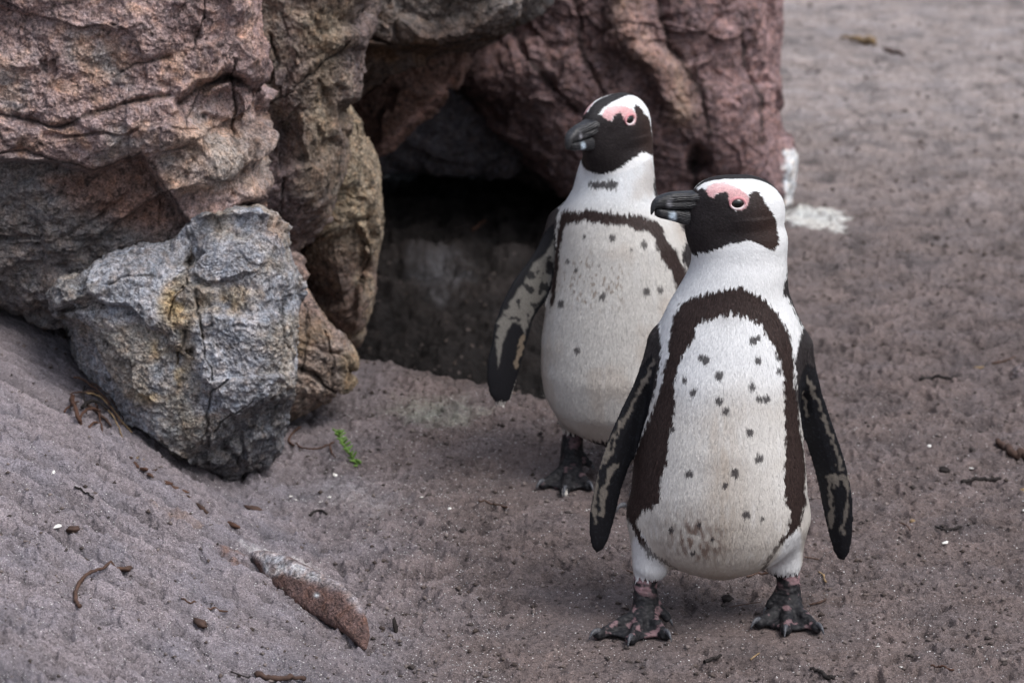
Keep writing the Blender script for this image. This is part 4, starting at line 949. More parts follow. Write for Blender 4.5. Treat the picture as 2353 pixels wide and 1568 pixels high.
# ---- the front penguin
YF = 4.0
tabF = [(512, 1700, 1735), (522, 1680, 1765), (536, 1650, 1786), (553, 1616, 1799), (575, 1598, 1804), (590, 1590, 1806), (620, 1583, 1808), (650, 1567, 1809), (670, 1556, 1811), (700, 1537, 1822), (730, 1524, 1833), (760, 1514, 1842), (800, 1505, 1846), (850, 1497, 1843), (900, 1490, 1839), (950, 1480, 1838),
        (1000, 1470, 1841), (1050, 1460, 1847), (1100, 1452, 1851), (1150, 1448, 1853), (1200, 1455, 1848), (1240, 1478, 1826), (1270, 1512, 1792), (1292, 1552, 1752), (1304, 1590, 1712), (1309, 1625, 1675)]
depF = [(512, .012, .0), (522, .026, .0), (553, .042, .0), (620, .055, .0), (670, .066, .004), (760, .083, .004), (850, .092, .0), (1000, .098, -.004), (1100, .097, -.006), (1150, .093, -.008), (1200, .085, -.010), (1240, .073, -.013), (1270, .058, -.016), (1292, .040, -.018), (1304, .026, -.02), (1309, .012, -.02)]
hF = Head(pt(1281.7 + 1070 * .38923, 167.8 + 830 * .38923, YF), math.radians(12), math.radians(0), 0.0, 1.02)
zg = 0.006
def fp(x, y, z=0.008):
    d = ray(x, y); t = (z - CAMH) / d[2]; return d * t + np.array([0, 0, CAMH])
def legpt(x, y, Y): return pt(x, y, Y)
aL = np.array([pt(1482, 1390, 3.965)[0], 3.965, 0.026]); aR = np.array([pt(1812, 1372, 4.0)[0], 4.0, 0.026])
legsF = [([pt(1483, 1310, 3.98)[0], 3.98, pt(1483, 1318, 3.98)[2]], aL, 0.0158, 0.0178), ([pt(1810, 1300, 4.01)[0], 4.01, pt(1810, 1305, 4.01)[2]], aR, 0.0155, 0.0175)]
thF = [([pt(1502, 1200, 3.98)[0], 3.985, pt(1502, 1190, 3.98)[2]], [pt(1497, 1290, 3.98)[0], 3.98, pt(1500, 1290, 3.98)[2]], 0.034, 0.0265),
       ([pt(1796, 1190, 4.01)[0], 4.0, pt(1796, 1180, 4.01)[2]], [pt(1798, 1280, 4.01)[0], 4.01, pt(1798, 1282, 4.01)[2]], 0.034, 0.0270)]
feetF = [dict(ankle=aL, tips=[fp(1376, 1456), fp(1450, 1468), fp(1528, 1457)], hal=(aL + [0.012, 0.004, 0.006], aL + [0.030, -0.006, -0.012])),
         dict(ankle=aR, tips=[fp(1744, 1430), fp(1804, 1447), fp(1876, 1442)], hal=(aR + [-0.012, 0.0, 0.010], aR + [-0.028, -0.008, -0.006]))]
flF = [dict(poly=[(1538, 735), (1515, 765), (1500, 800), (1474, 846), (1450, 890), (1424, 940), (1400, 990), (1384, 1035), (1370, 1080), (1360, 1125), (1353, 1165), (1352, 1205), (1358, 1240), (1369, 1255), (1384, 1248), (1396, 1228), (1408, 1190), (1416, 1158), (1425, 1120), (1438, 1082),
                  (1450, 1045), (1464, 1005), (1478, 965), (1490, 930), (1500, 900), (1510, 850), (1530, 790)], shoulder=(1520, 790), tip=(1370, 1250), y=(0.01, -0.035, 0.35)),
       dict(poly=[(1822, 730), (1840, 755), (1852, 790), (1860, 830), (1872, 862), (1884, 892), (1896, 925), (1908, 962), (1925, 1010), (1938, 1050), (1948, 1090), (1955, 1135), (1957, 1180), (1955, 1225), (1948, 1262), (1937, 1281), (1924, 1278), (1914, 1262), (1904, 1228), (1895, 1190), (1887, 1150),
                  (1878, 1105), (1866, 1060), (1854, 1015), (1844, 975), (1838, 940), (1832, 900), (1826, 850), (1820, 790)], shoulder=(1836, 800), tip=(1937, 1275), y=(0.01, -0.02, -0.35))]
flF[0]['zone'] = [(1500, 806), (1440, 880), (1340, 1060), (1335, 1270), (1385, 1275), (1420, 1190), (1440, 1100), (1468, 1020), (1490, 948), (1500, 905), (1506, 860), (1512, 830)]
flF[1]['zone'] = [(1852, 828), (1875, 840), (1975, 1060), (1985, 1300), (1920, 1300), (1885, 1190), (1862, 1070), (1842, 985), (1833, 930), (1832, 880), (1840, 850)]
def Z2(L): return [(1281.7 + x * .48654, 625.6 + y * .48654) for x, y in L]
BAND_OUT = Z2([(560, 190), (580, 150), (640, 118), (720, 96), (820, 74), (870, 66), (930, 104), (975, 130), (1018, 178), (1060, 230), (1090, 300), (1105, 400), (1110, 520), (1130, 620), (1142, 750), (1158, 850), (1163, 900), (1160, 1010), (1168, 1070), (1150, 1110), (1140, 1180), (1060, 1250),
                (1000, 1330), (980, 1400), (960, 1430), (945, 1430), (965, 1380), (990, 1320), (1040, 1250), (1078, 1195), (1090, 1110), (1068, 1080), (1060, 930), (1066, 850), (1062, 700), (1060, 560), (1056, 470), (1036, 390), (985, 310), (955, 248),
                (870, 207), (790, 198), (700, 222), (648, 262), (652, 300), (630, 340), (600, 375), (572, 440), (556, 520), (558, 600), (546, 700), (530, 790), (518, 900), (490, 960), (488, 1060), (440, 1100), (398, 1112), (378, 1150),
                (398, 1225), (440, 1285), (480, 1318), (560, 1390), (600, 1430), (585, 1430), (540, 1385), (460, 1330), (425, 1310), (390, 1262), (365, 1205), (345, 1160), (300, 1110), (300, 950), (368, 850), (400, 760), (436, 690), (464, 610), (490, 545), (500, 470), (512, 420), (530, 380), (526, 330), (540, 250)])
SHO_R = Z2([(1085, -40), (1080, 20), (1062, 60), (1058, 100), (1090, 130), (1112, 175), (1135, 220), (1150, 262), (1130, 330), (1112, 420), (1118, 480), (1114, 560), (1135, 640), (1240, 640), (1260, -40)])
SHO_L = Z2([(540, 100), (500, 180), (478, 250), (490, 290), (494, 340), (488, 420), (470, 520), (440, 620), (400, 740), (250, 740), (250, 100)])
SPOTS_F = Z2([(678, 398), (700, 408), (762, 478), (605, 500), (643, 555), (940, 412), (1032, 400), (1035, 460), (913, 530), (762, 595), (793, 642), (948, 588), (978, 585), (902, 740), (942, 860), (625, 930), (832, 925), (790, 985), (885, 1118), (958, 1138), (670, 1160), (540, 1190),
              (918, 318), (936, 306), (730, 1230), (640, 1300), (548, 728)]) + [(1637, 592)]
SPOT_S = [7, 8, 9, 6, 8, 8, 6, 6, 8, 8, 8, 7, 8, 8, 9, 8, 9, 6, 8, 6, 6, 6, 8, 7, 5, 5, 5, 4]
def jag(q, S, ax_, ay_):
    return q + np.stack([ax_ * perlin(S * 170 + 3), ay_ * perlin(S * np.array([330, 330, 90])) + ay_ * 0.5 * perlin(S * 60 + 7)], 1)
def paintF(q, S, P, base):
    n = fbm(S * 14, 3); st = perlin(S * np.array([160, 160, 22]))
    c = np.tile(rgb(0.68, 0.66, 0.63), (len(q), 1))
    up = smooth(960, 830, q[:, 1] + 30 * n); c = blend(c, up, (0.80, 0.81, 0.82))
    c = blend(c, smooth(0.0, 0.5, n) * 0.30 * smooth(860, 960, q[:, 1]), (0.58, 0.54, 0.49)); c = blend(c, np.exp(-(((q[:, 0] - 1665) / 40) ** 2 + ((q[:, 1] - 735) / 18) ** 2)) * 0.5, (0.50, 0.50, 0.50))
    c = blend(c, np.clip(0.7 * np.exp(-(((q[:, 0] - 1660) / 46) ** 2)) * smooth(880, 1000, q[:, 1]) * (0.55 + 0.6 * st + 0.4 * n), 0, 1), (0.44, 0.35, 0.265))
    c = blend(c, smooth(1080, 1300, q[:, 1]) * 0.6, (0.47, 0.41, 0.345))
    dirt = np.exp(-(((q[:, 0] - 1590 - 0.25 * (q[:, 1] - 1200)) / 62) ** 2 + ((q[:, 1] - 1228) / 50) ** 2)); c = blend(c, np.clip(dirt * (0.8 + 1.7 * perlin(S * np.array([150, 150, 70])) + 0.9 * n), 0, 0.85), (0.16, 0.10, 0.075))
    c = blend(c, smooth(0.25, 0.6, st) * 0.25 * smooth(850, 950, q[:, 1]), (0.80, 0.80, 0.80))
    leg = smooth(-6, 6, 40 - polydist(q, [(1492, 1250), (1496, 1310)])) + smooth(-6, 6, 40 - polydist(q, [(1800, 1230), (1800, 1300)])); 
    leg = leg * smooth(1170, 1215, q[:, 1]); inb = smooth(8, -8, sdpoly(q, [(1455, 1170), (1500, 1262), (1560, 1320), (1740, 1320), (1790, 1262), (1812, 1190), (1700, 1100), (1560, 1100)])); c = blend(c, leg * inb, (0.76, 0.765, 0.775))
    qs = jag(q, S, 3, 4); qj = jag(q, S, 6, 11)
    for (x, y), r in zip(SPOTS_F, SPOT_S):
        m = (np.abs(q[:, 0] - x) < 22) & (np.abs(q[:, 1] - y) < 26); qm = qs[m]
        w = np.exp(-(((qm[:, 0] - x) / (r * 1.5)) ** 2 + ((qm[:, 1] - y) / (r * 1.6)) ** 2) * 1.3); c[m] = blend(c[m], smooth(0.32, 0.75, w) * 0.93, (0.045, 0.04, 0.042))
    lower = smooth(1230, 1260, q[:, 1])
    c = blend(c, smooth(-2.5, 2.5, sdpoly(qj, BAND_OUT)) * (1 - 0.25 * lower), BLK)
    c = blend(c, smooth(-2.5, 2.5, sdpoly(qj, SHO_R)), (0.028, 0.024, 0.025)); c = blend(c, smooth(-2.5, 2.5, sdpoly(qj, SHO_L)), (0.028, 0.024, 0.025))
    return c
STK_F = [(Z2([(462, 405), (435, 450), (420, 500), (380, 560)]), 7), (Z2([(432, 470), (370, 580), (330, 680), (262, 760), (230, 850), (196, 920), (182, 1000), (175, 1100), (180, 1190)]), 4.5), (Z2([(275, 905), (245, 960), (222, 1020), (215, 1080), (205, 1130)]), 7),
         (Z2([(300, 700), (268, 790), (252, 850)]), 3), (Z2([(1172, 488), (1195, 545), (1222, 595), (1250, 680), (1275, 740), (1292, 790), (1322, 870), (1335, 930)]), 5), (Z2([(1268, 958), (1300, 962), (1345, 965), (1366, 1010), (1366, 1080), (1352, 1160), (1338, 1230)]), 5.5),
         (Z2([(1275, 965), (1282, 1040), (1284, 1100), (1292, 1190)]), 6), (Z2([(1345, 830), (1368, 930), (1372, 1000)]), 3), (Z2([(1320, 1000), (1300, 960), (1290, 1010)]), 7), (Z2([(1155, 560), (1172, 640), (1180, 680)]), 4)]
def flipF(q, S, P):
    c = np.tile(rgb(0.008, 0.008, 0.010), (len(q), 1)); j = q + np.stack([6 * perlin(S * 120), 9 * perlin(S * 80 + 5)], 1)
    front = smooth(0.03, 0.0, P[:, 1] - YF) * 0 + 1
    for L, w in STK_F:
        m = (np.abs(q[:, 0] - np.mean([p[0] for p in L])) < 120); d = polydist(j[m], L)
        c[m] = blend(c[m], smooth(w * 0.75 + 2, w * 0.75 - 2, d + 5 * perlin(S[m] * np.array([260, 260, 120])) + 3 * perlin(S[m] * 60)) * 0.8, (0.17, 0.15, 0.13))
    c = blend(c, 0.3 * smooth(0.2, 0.6, perlin(S * 300)), (0.035, 0.04, 0.05)); return c
rootF, VF, QF, NF, pF = penguin('front penguin in profile, its black breast band arching over a spotted white belly', (1650, 1400), YF, tabF, depF, hF, thF, legsF, feetF, flF, paintF, flipF, 1.0, 170000)

# ---- the penguin behind
YB = 4.64
def ZB(L): return [(1068 + x * .5159, 381.4 + y * .5159) for x, y in L]
tabB = [(328, 1395, 1440), (338, 1375, 1466), (352, 1352, 1486), (368, 1336, 1499), (388, 1328, 1502), (400, 1325, 1503), (433, 1317, 1505), (459, 1303, 1516), (485, 1287, 1540), (510, 1281, 1562), (550, 1277, 1585), (613, 1270, 1598), (665, 1261, 1606), (717, 1253, 1610), (779, 1244, 1612), (846, 1243, 1610), (897, 1250, 1602),
        (928, 1264, 1588), (964, 1292, 1562), (990, 1330, 1534), (1008, 1370, 1505), (1020, 1410, 1470), (1024, 1430, 1455)]
depB = [(328, .012, .0), (340, .028, .0), (378, .045, .0), (433, .056, .0), (485, .07, .004), (560, .088, .004), (700, .10, .0), (850, .105, -.004), (928, .09, -.01), (990, .05, -.02), (1024, .012, -.026)]
hB = Head(pt(1281.7 + 350 * .38923, 167.8 + 325 * .38923, YB), math.radians(50), math.radians(9), math.radians(0), 1.03)
hB.grow = 1
bL = np.array([pt(1312, 1062, 4.63)[0], 4.63, 0.028]); bR = np.array([pt(1500, 1120, 4.5)[0], 4.5, 0.028])
legsB = [([pt(1316, 985, 4.64)[0], 4.64, pt(1316, 985, 4.64)[2]], bL, 0.0165, 0.0185), ([pt(1505, 1030, 4.54)[0], 4.54, pt(1505, 1025, 4.54)[2]], bR, 0.0155, 0.0175)]
thB = [([pt(1330, 900, 4.64)[0], 4.64, pt(1330, 900, 4.64)[2]], [pt(1318, 968, 4.64)[0], 4.64, pt(1318, 962, 4.64)[2]], 0.036, 0.022), ([pt(1520, 920, 4.6)[0], 4.60, pt(1520, 920, 4.6)[2]], [pt(1508, 1000, 4.55)[0], 4.55, pt(1508, 1002, 4.55)[2]], 0.036, 0.022)]
feetB = [dict(ankle=bL, tips=[fp(1248, 1112), fp(1298, 1126), fp(1352, 1116)], hal=(bL + [0.012, 0.0, 0.012], bL + [0.028, -0.004, -0.002])),
         dict(ankle=bR, tips=[fp(1434, 1166), fp(1480, 1195), fp(1540, 1180)], hal=(bR + [-0.012, 0.0, 0.012], bR + [-0.028, -0.004, -0.002]))]
flB = [dict(poly=ZB([(440, 190), (405, 225), (372, 290), (300, 390), (210, 500), (162, 590), (130, 680), (118, 760), (100, 830), (97, 900), (110, 970), (140, 1015), (175, 1023), (203, 1002), (228, 930), (256, 840), (284, 740), (302, 670), (350, 600), (384, 540), (404, 450), (415, 330), (440, 260)]),
            shoulder=ZB([(420, 260)])[0], tip=ZB([(165, 1010)])[0], y=(0.012, -0.06, 0.4), zone=ZB([(408, 318), (395, 250), (250, 400), (80, 700), (70, 1050), (200, 1050), (260, 870), (306, 680), (360, 605), (388, 540), (404, 440)])),
       dict(poly=ZB([(990, 220), (1040, 260), (1075, 340), (1110, 450), (1150, 560), (1180, 680), (1195, 800), (1180, 860), (1150, 840), (1120, 740), (1085, 640), (1055, 540), (1030, 430), (1000, 330)]), shoulder=ZB([(1030, 330)])[0], tip=ZB([(1180, 850)])[0], y=(0.03, 0.02, -0.35),
            zone=ZB([(1040, 250), (1210, 500), (1240, 900), (1130, 880), (1060, 600), (1036, 420)]))]
BAND_B = ZB([(430, 205), (455, 198), (500, 205), (560, 203), (640, 210), (700, 222), (760, 226), (800, 228), (845, 250), (872, 270), (888, 320), (910, 352), (940, 380), (955, 430), (985, 480), (1000, 560), (1000, 760), (980, 900), (960, 900), (965, 760), (955, 620), (935, 545), (915, 470), (875, 430), (852, 370), (838, 320), (800, 296),
             (760, 292), (735, 274), (690, 272), (640, 264), (590, 258), (540, 248), (470, 256), (448, 262), (436, 320), (424, 380), (414, 500), (404, 600), (380, 640), (392, 520), (402, 400), (414, 300)])
SHO_B = ZB([(850, -60), (845, 40), (838, 110), (855, 140), (900, 160), (930, 235), (960, 262), (985, 300), (975, 350), (960, 400), (975, 440), (985, 480), (1200, 600), (1100, -60)]); SHO_B2 = ZB([(445, 140), (428, 180), (415, 230), (410, 270), (380, 420), (300, 420), (300, 140)])
SPOTS_B = ZB([(535, 318), (657, 327), (795, 355), (462, 425), (500, 460), (615, 585), (805, 560), (865, 552), (432, 610), (505, 815), (740, 380)])
SPB = [5, 8, 8, 6, 6, 8, 9, 7, 8, 8, 3]
def paintB(q, S, P, base):
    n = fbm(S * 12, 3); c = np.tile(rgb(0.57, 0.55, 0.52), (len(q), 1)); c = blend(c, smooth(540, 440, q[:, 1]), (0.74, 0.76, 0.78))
    c = blend(c, smooth(0.05, 0.6, n) * 0.45, (0.46, 0.39, 0.33)); c = blend(c, smooth(0.1, 0.5, perlin(S * np.array([60, 60, 14]))) * 0.3, (0.62, 0.61, 0.60))
    spk = np.exp(-(((q[:, 0] - 1360) / 75) ** 2 + ((q[:, 1] - 650) / 55) ** 2)); pn = perlin(S * np.array([210, 210, 130])); c = blend(c, smooth(0.40, 0.52, pn + 0.22 * spk - 0.02) * np.clip(spk * 2, 0, 1) * 0.6, (0.20, 0.14, 0.095))
    qs = jag(q, S, 3, 4); qj = jag(q, S, 5, 8)
    for (x, y), r in zip(SPOTS_B, SPB):
        m = (np.abs(q[:, 0] - x) < 22) & (np.abs(q[:, 1] - y) < 26); qm = qs[m]
        w = np.exp(-(((qm[:, 0] - x) / (r * 1.3)) ** 2 + ((qm[:, 1] - y) / (r * 1.5)) ** 2) * 1.3); c[m] = blend(c[m], smooth(0.3, 0.75, w) * 0.9, (0.05, 0.045, 0.045))
    c = blend(c, smooth(-3, 3, 8 - polydist(qj, [(1362, 424), (1385, 429), (1412, 430)]) + 4 * perlin(S * 150)) * 0.95, (0.035, 0.032, 0.034))
    c = blend(c, smooth(-2.5, 2.5, sdpoly(qj, BAND_B)), BLK); c = blend(c, smooth(-2.5, 2.5, sdpoly(qj, SHO_B) + 3 * perlin(S * 100)), (0.03, 0.026, 0.027)); c = blend(c, smooth(-2.5, 2.5, sdpoly(qj, SHO_B2)), (0.03, 0.026, 0.027))
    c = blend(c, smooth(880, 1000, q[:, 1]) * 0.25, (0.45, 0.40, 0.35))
    return c
WHITE_FL = ZB([(400, 325), (350, 400), (300, 440), (262, 520), (215, 590), (170, 660), (150, 700), (140, 780), (150, 850), (150, 900), (160, 880), (175, 800), (190, 740), (215, 700), (250, 700), (262, 740), (270, 760), (290, 690), (312, 640), (350, 590), (375, 540), (400, 440)])
def flipB(q, S, P):
    c = np.tile(rgb(0.009, 0.009, 0.011), (len(q), 1)); j = q + np.stack([3 * perlin(S * 120), 5 * perlin(S * 90 + 5)], 1)
    w = smooth(-2, 3, sdpoly(j, WHITE_FL)) * (1 - 0.9 * smooth(0.18, 0.45, perlin(S * 75 + 3) + 0.3 * perlin(S * 190) + 0.25 * np.exp(-(polydist(q, ZB([(330, 430), (250, 530), (190, 630), (160, 690)])) / 6) ** 2) + 0.35 * np.exp(-(polydist(q, ZB([(380, 400), (385, 500), (340, 590)])) / 9) ** 2)))
    c = blend(c, w, (0.14, 0.132, 0.12)); e = np.exp(-(polydist(j, ZB([(160, 590), (125, 700), (122, 760)])) / 3) ** 2); c = blend(c, e * 0.4, (0.3, 0.3, 0.3))
    e = smooth(-1, 2, 5 - polydist(j, ZB([(262, 760), (245, 850), (228, 900)])) + 5 * perlin(S * 130)); return blend(c, e * 0.6, (0.24, 0.19, 0.14))
rootB, VB, QB, NB_, pB = penguin('penguin standing behind the other before the cave, facing the camera with head turned left', (1430, 1050), YB, tabB, depB, hB, thB, legsB, feetB, flB, paintB, flipB, 2.0, 110000, 0.0022, 0.6)

# ------------------------------------------------------------------ loose things on the sand
def tube(name, pts, r0, r1, mat, label=None, cat=None, group=None, parent=None, seg=8, kink=0.0, lift=0.0, vpts=True, flat=1.0, sub=6):
    """a twig: points in picture units laid on the sand (or given in place), tapering radius"""
    rr = np.random.RandomState(int(abs(pts[0][0]) * 7 + abs(pts[0][1])) % 9999)
    P = np.array([on_ground(*p[:2]) + [0, 0, (p[2] if len(p) > 2 else 0) + lift] for p in pts]) if vpts else np.array(pts, float)
    t = np.linspace(0, len(P) - 1, max(len(P) * sub, 6)); i = np.clip(t.astype(int), 0, len(P) - 2); f = (t - i)[:, None]
    g = lambda k: P[np.clip(i + k, 0, len(P) - 1)]
    p0, p1, p2, p3 = g(-1), g(0), g(1), g(2)
    C = 0.5 * (2 * p1 + (p2 - p0) * f + (2 * p0 - 5 * p1 + 4 * p2 - p3) * f ** 2 + (3 * p1 - p0 - 3 * p2 + p3) * f ** 3)
    C = C + rr.normal(0, kink, C.shape); sec = []
    if vpts: C[:, 2] = np.maximum(C[:, 2], ground_z(C[:, 0], C[:, 1]) + 0.95 * max(r0, r1))
    for k in range(len(C)):
        a = C[min(k + 1, len(C) - 1)] - C[max(k - 1, 0)]; a /= max(np.linalg.norm(a), 1e-9)
        sd = np.cross(a, [0, 0, 1.0]); sd /= max(np.linalg.norm(sd), 1e-9); up = np.cross(sd, a)
        r = (r0 + (r1 - r0) * k / (len(C) - 1)) * rr.uniform(0.8, 1.2); sec.append((C[k], up * r * flat, sd * r))
    V, F = ring_loft(sec, seg, 2.0)
    o = mesh_obj(name, V, F, mat, None, parent, origin=None if parent is not None else P[0]); tag(o, label, cat, group); return o

def chip(name, vx, vy, size, mat, label, cat, ang=0.0, seed=0, asp=(1, 0.6, 0.35), up=0.3, cup=0.0, group=None, parent=None, at=None, nz=0.25):
    """a small irregular solid piece"""
    rr = np.random.RandomState(seed + 11); P0 = on_ground(vx, vy) if at is None else np.array(at); n1, n2 = 14, 9; V = []
    for i in range(n2 + 1):
        a = math.pi * i / n2
        for j in range(n1):
            b = 2 * math.pi * j / n1; V.append((math.sin(a) * math.cos(b), math.sin(a) * math.sin(b), math.cos(a)))
    V = np.array(V); r = 1 + nz * 2 * perlin(V * 1.3 + seed * 5.1) + nz * perlin(V * 3 + seed * 2.3); V = V * r[:, None]; V = V * np.array(asp) * size
    V[:, 2] += cup * (V[:, 0] ** 2 + V[:, 1] ** 2) / size
    tx, ty = rr.uniform(-.3, .3, 2); M = np.array(Euler((tx, ty, ang)).to_matrix()); V = V @ M.T
    F = []
    for i in range(n2):
        for j in range(n1): F.append((i * n1 + j, (i + 1) * n1 + j, (i + 1) * n1 + (j + 1) % n1, i * n1 + (j + 1) % n1))
    V = V + P0 + [0, 0, size * asp[2] * up]
    o = mesh_obj(name, V, F, mat, None, parent, origin=None if parent is not None else P0); tag(o, label, cat, group); return o

# twigs and bark
tube('twig', [(183, 1403), (174, 1385), (178, 1358), (200, 1330), (238, 1316), (298, 1318)], 0.0027, 0.0022, M_TWIG, 'brown twig curled like a hook on the sand at the lower left', 'twig', kink=0.0003, lift=0.0065)
tube('twig', [(416, 1380), (440, 1392), (480, 1403), (522, 1408)], 0.0011, 0.0016, M_TWIG, 'thin straight twig on the sand just above the dark bark piece', 'twig', kink=0.0004, lift=0.003)
tube('twig', [(172, 1132), (196, 1138), (216, 1148)], 0.0016, 0.0010, M_DARK, 'short dark twig on the slope left of the reddish stone, below the boulder', 'twig', kink=0.0004, lift=0.003)
chip('bark_piece', 460, 1433, 0.0135, M_BARK, 'dark brown bark piece lying below the thin straight twig', 'bark', ang=-0.75, seed=3, asp=(1, .42, .35))
chip('bark_piece', 290, 1308, 0.008, M_BARK, 'small brown crumb of bark at the upper end of the curled twig', 'bark', ang=0.2, seed=4, asp=(1, .5, .5))
chip('bark_piece', 908, 1447, 0.0105, M_DARK, 'dark upright shard standing in the sand right of the reddish stone', 'bark', ang=1.3, seed=5, asp=(.45, .3, 1.0), up=0.6)
chip('bark_piece', 536, 1207, 0.0165, M_REDBARK, 'pointed reddish splinter above the reddish stone', 'bark', ang=-0.8, seed=6, asp=(1, .25, .22), nz=0.12)
tube('bark_piece', [(712, 1187), (722, 1178), (738, 1176), (750, 1184)], 0.0022, 0.0018, M_DARK, 'small black curved piece of bark in crumbled sand above the reddish stone', 'bark', lift=0.003)
chip('bark_piece', 580, 1170, 0.016, M_BARK, 'flat grey brown piece of bark at the foot of the grey boulder', 'bark', ang=-0.1, seed=8, asp=(1, .35, .3))
chip('bark_piece', 463, 1168, 0.0155, M_BARK, 'dark bark sliver under the tip of the grey boulder', 'bark', ang=-0.9, seed=9, asp=(1, .25, .25))
# line of reddish litter along the foot of the grey boulder
CHIPS = ['reddish bark chip at the upper left end of the litter line, under the dry straw', 'second reddish bark chip down the litter line below the twig tangle', 'brown bark chip steeply tilted, third down the litter line', 'reddish chip in the middle of the litter line by the grey boulder',
 'longest reddish bark chip of the litter line along the grey boulder', 'brown chip next down from the longest one in the litter line', 'reddish chip near the lower right end of the litter line', 'dark bark chip ending the litter line at its lower right',
 'small straw coloured chip at the top of the litter line', 'small brown chip topmost of the litter line, left of the straw coloured one', 'small dark chip lying just off the litter line on the boulder side']
for k, (x, y, a, sz, m) in enumerate([(312, 1068, -.9, .009, M_REDBARK), (330, 1078, -.6, .010, M_REDBARK), (344, 1092, -1.0, .011, M_TWIG), (362, 1100, -.5, .009, M_REDBARK), (380, 1112, -.7, .015, M_REDBARK), (398, 1120, -.6, .011, M_TWIG), (418, 1130, -.4, .012, M_REDBARK),
                                     (436, 1144, -.9, .008, M_BARK), (322, 1054, -.2, .007, M_STRAW), (300, 1052, -1.1, .008, M_TWIG), (352, 1082, .3, .007, M_BARK)]):
    chip('bark_chip', x, y, sz, m, CHIPS[k], 'bark chip', ang=a, seed=20 + k, asp=(1, .3, .25), group='bark chips along the foot of the grey boulder')
# knot of dry twigs and straw wedged beside the grey boulder
nest = empty('twig_bundle', on_ground(225, 965)); tag(nest, 'tangle of dry twigs, bark and straw wedged against the left flank of the grey boulder', 'twigs')
def pp(x, y, h): return on_ground(x, y) + [0, 0, h]
for k, (L, r0, r1, m) in enumerate([([(170, 882, .012), (200, 905, .02), (240, 940, .02), (280, 985, .008)], .0022, .0012, M_TWIG), ([(168, 915, .004), (166, 935, .01), (176, 960, .012), (186, 975, .0)], .0042, .003, M_REDBARK),
        ([(200, 930, .02), (235, 945, .022), (275, 975, .012), (302, 998, .004)], .0016, .0009, M_STRAW), ([(190, 925, .016), (230, 935, .024), (262, 962, .014)], .0024, .0016, M_BARK), ([(148, 950, .004), (166, 940, .008), (182, 938, .012)], .0018, .0012, M_REDBARK),
        ([(220, 940, .012), (228, 970, .012), (238, 1006, .0)], .0018, .0012, M_REDBARK), ([(160, 905, .0), (190, 920, .014), (215, 930, .016)], .0014, .001, M_TWIG), ([(185, 965, .006), (205, 958, .014), (230, 960, .012)], .0024, .0016, M_REDBARK),
        ([(210, 905, .018), (236, 930, .026), (262, 950, .02), (290, 985, .01)], .0020, .0012, M_BARK), ([(196, 900, .01), (192, 930, .018), (200, 960, .008)], .0016, .001, M_DARK), ([(240, 950, .01), (262, 975, .012), (280, 1005, .004), (290, 1025, .0)], .0013, .0008, M_STRAW),
        ([(205, 985, .002), (218, 978, .006), (232, 980, .004)], .002, .0015, M_REDBARK), ([(188, 950, .01), (215, 945, .018), (248, 958, .014)], .003, .002, M_DARK), ([(200, 940, .008), (230, 965, .01), (256, 985, .006)], .0028, .0018, M_BARK)]):
    tube('twig', [pp(*p) for p in L], r0, r1, m, parent=nest, vpts=False, kink=0.0005)
# dry runner and green sprig right of the grey boulder
tube('twig', [(690, 985), (676, 995), (664, 1012), (668, 1024), (690, 1032), (722, 1036), (745, 1030), (768, 1020)], 0.0017, 0.0013, M_REDBARK, 'thin looping brown stem on the sand between the grey boulder and the green sprig', 'stem', kink=0.0003, lift=0.004)
tube('twig', [(758, 1030), (762, 1045), (770, 1055)], 0.0016, 0.001, M_REDBARK, 'tiny reddish stem just left of the green sprig', 'stem', lift=0.004)
sp = empty('green_sprig', on_ground(805, 1062)); tag(sp, 'small bright green sprig with fleshy leaves growing out of the sand', 'plant')
stem = [(829, 1076, .003), (815, 1058, .008), (802, 1040, .014), (790, 1022, .020), (780, 1003, .026), (775, 990, .030)]; g0 = on_ground(805, 1062)
SP = [pt(x, y, g0[1] - 0.0) for x, y, h in stem]; tube('stem', SP, 0.0011, 0.0006, M_LEAF, parent=sp, vpts=False)
rl = np.random.RandomState(5)
for k in range(34):
    t = k / 33 * (len(SP) - 1); i = min(int(t), len(SP) - 2); B = SP[i] * (1 - (t - i)) + SP[i + 1] * (t - i); sd = 1 if k % 2 else -1
    dr = np.array([sd * rl.uniform(.35, 1.0), rl.uniform(-.7, .5), rl.uniform(.15, .9)]); dr /= np.linalg.norm(dr); L = rl.uniform(.008, .013)
    tube('leaf', [B, B + dr * L * .5 + [0, 0, .0006], B + dr * L], 0.0023, 0.0011, M_LEAF, parent=sp, vpts=False, seg=6, sub=3)
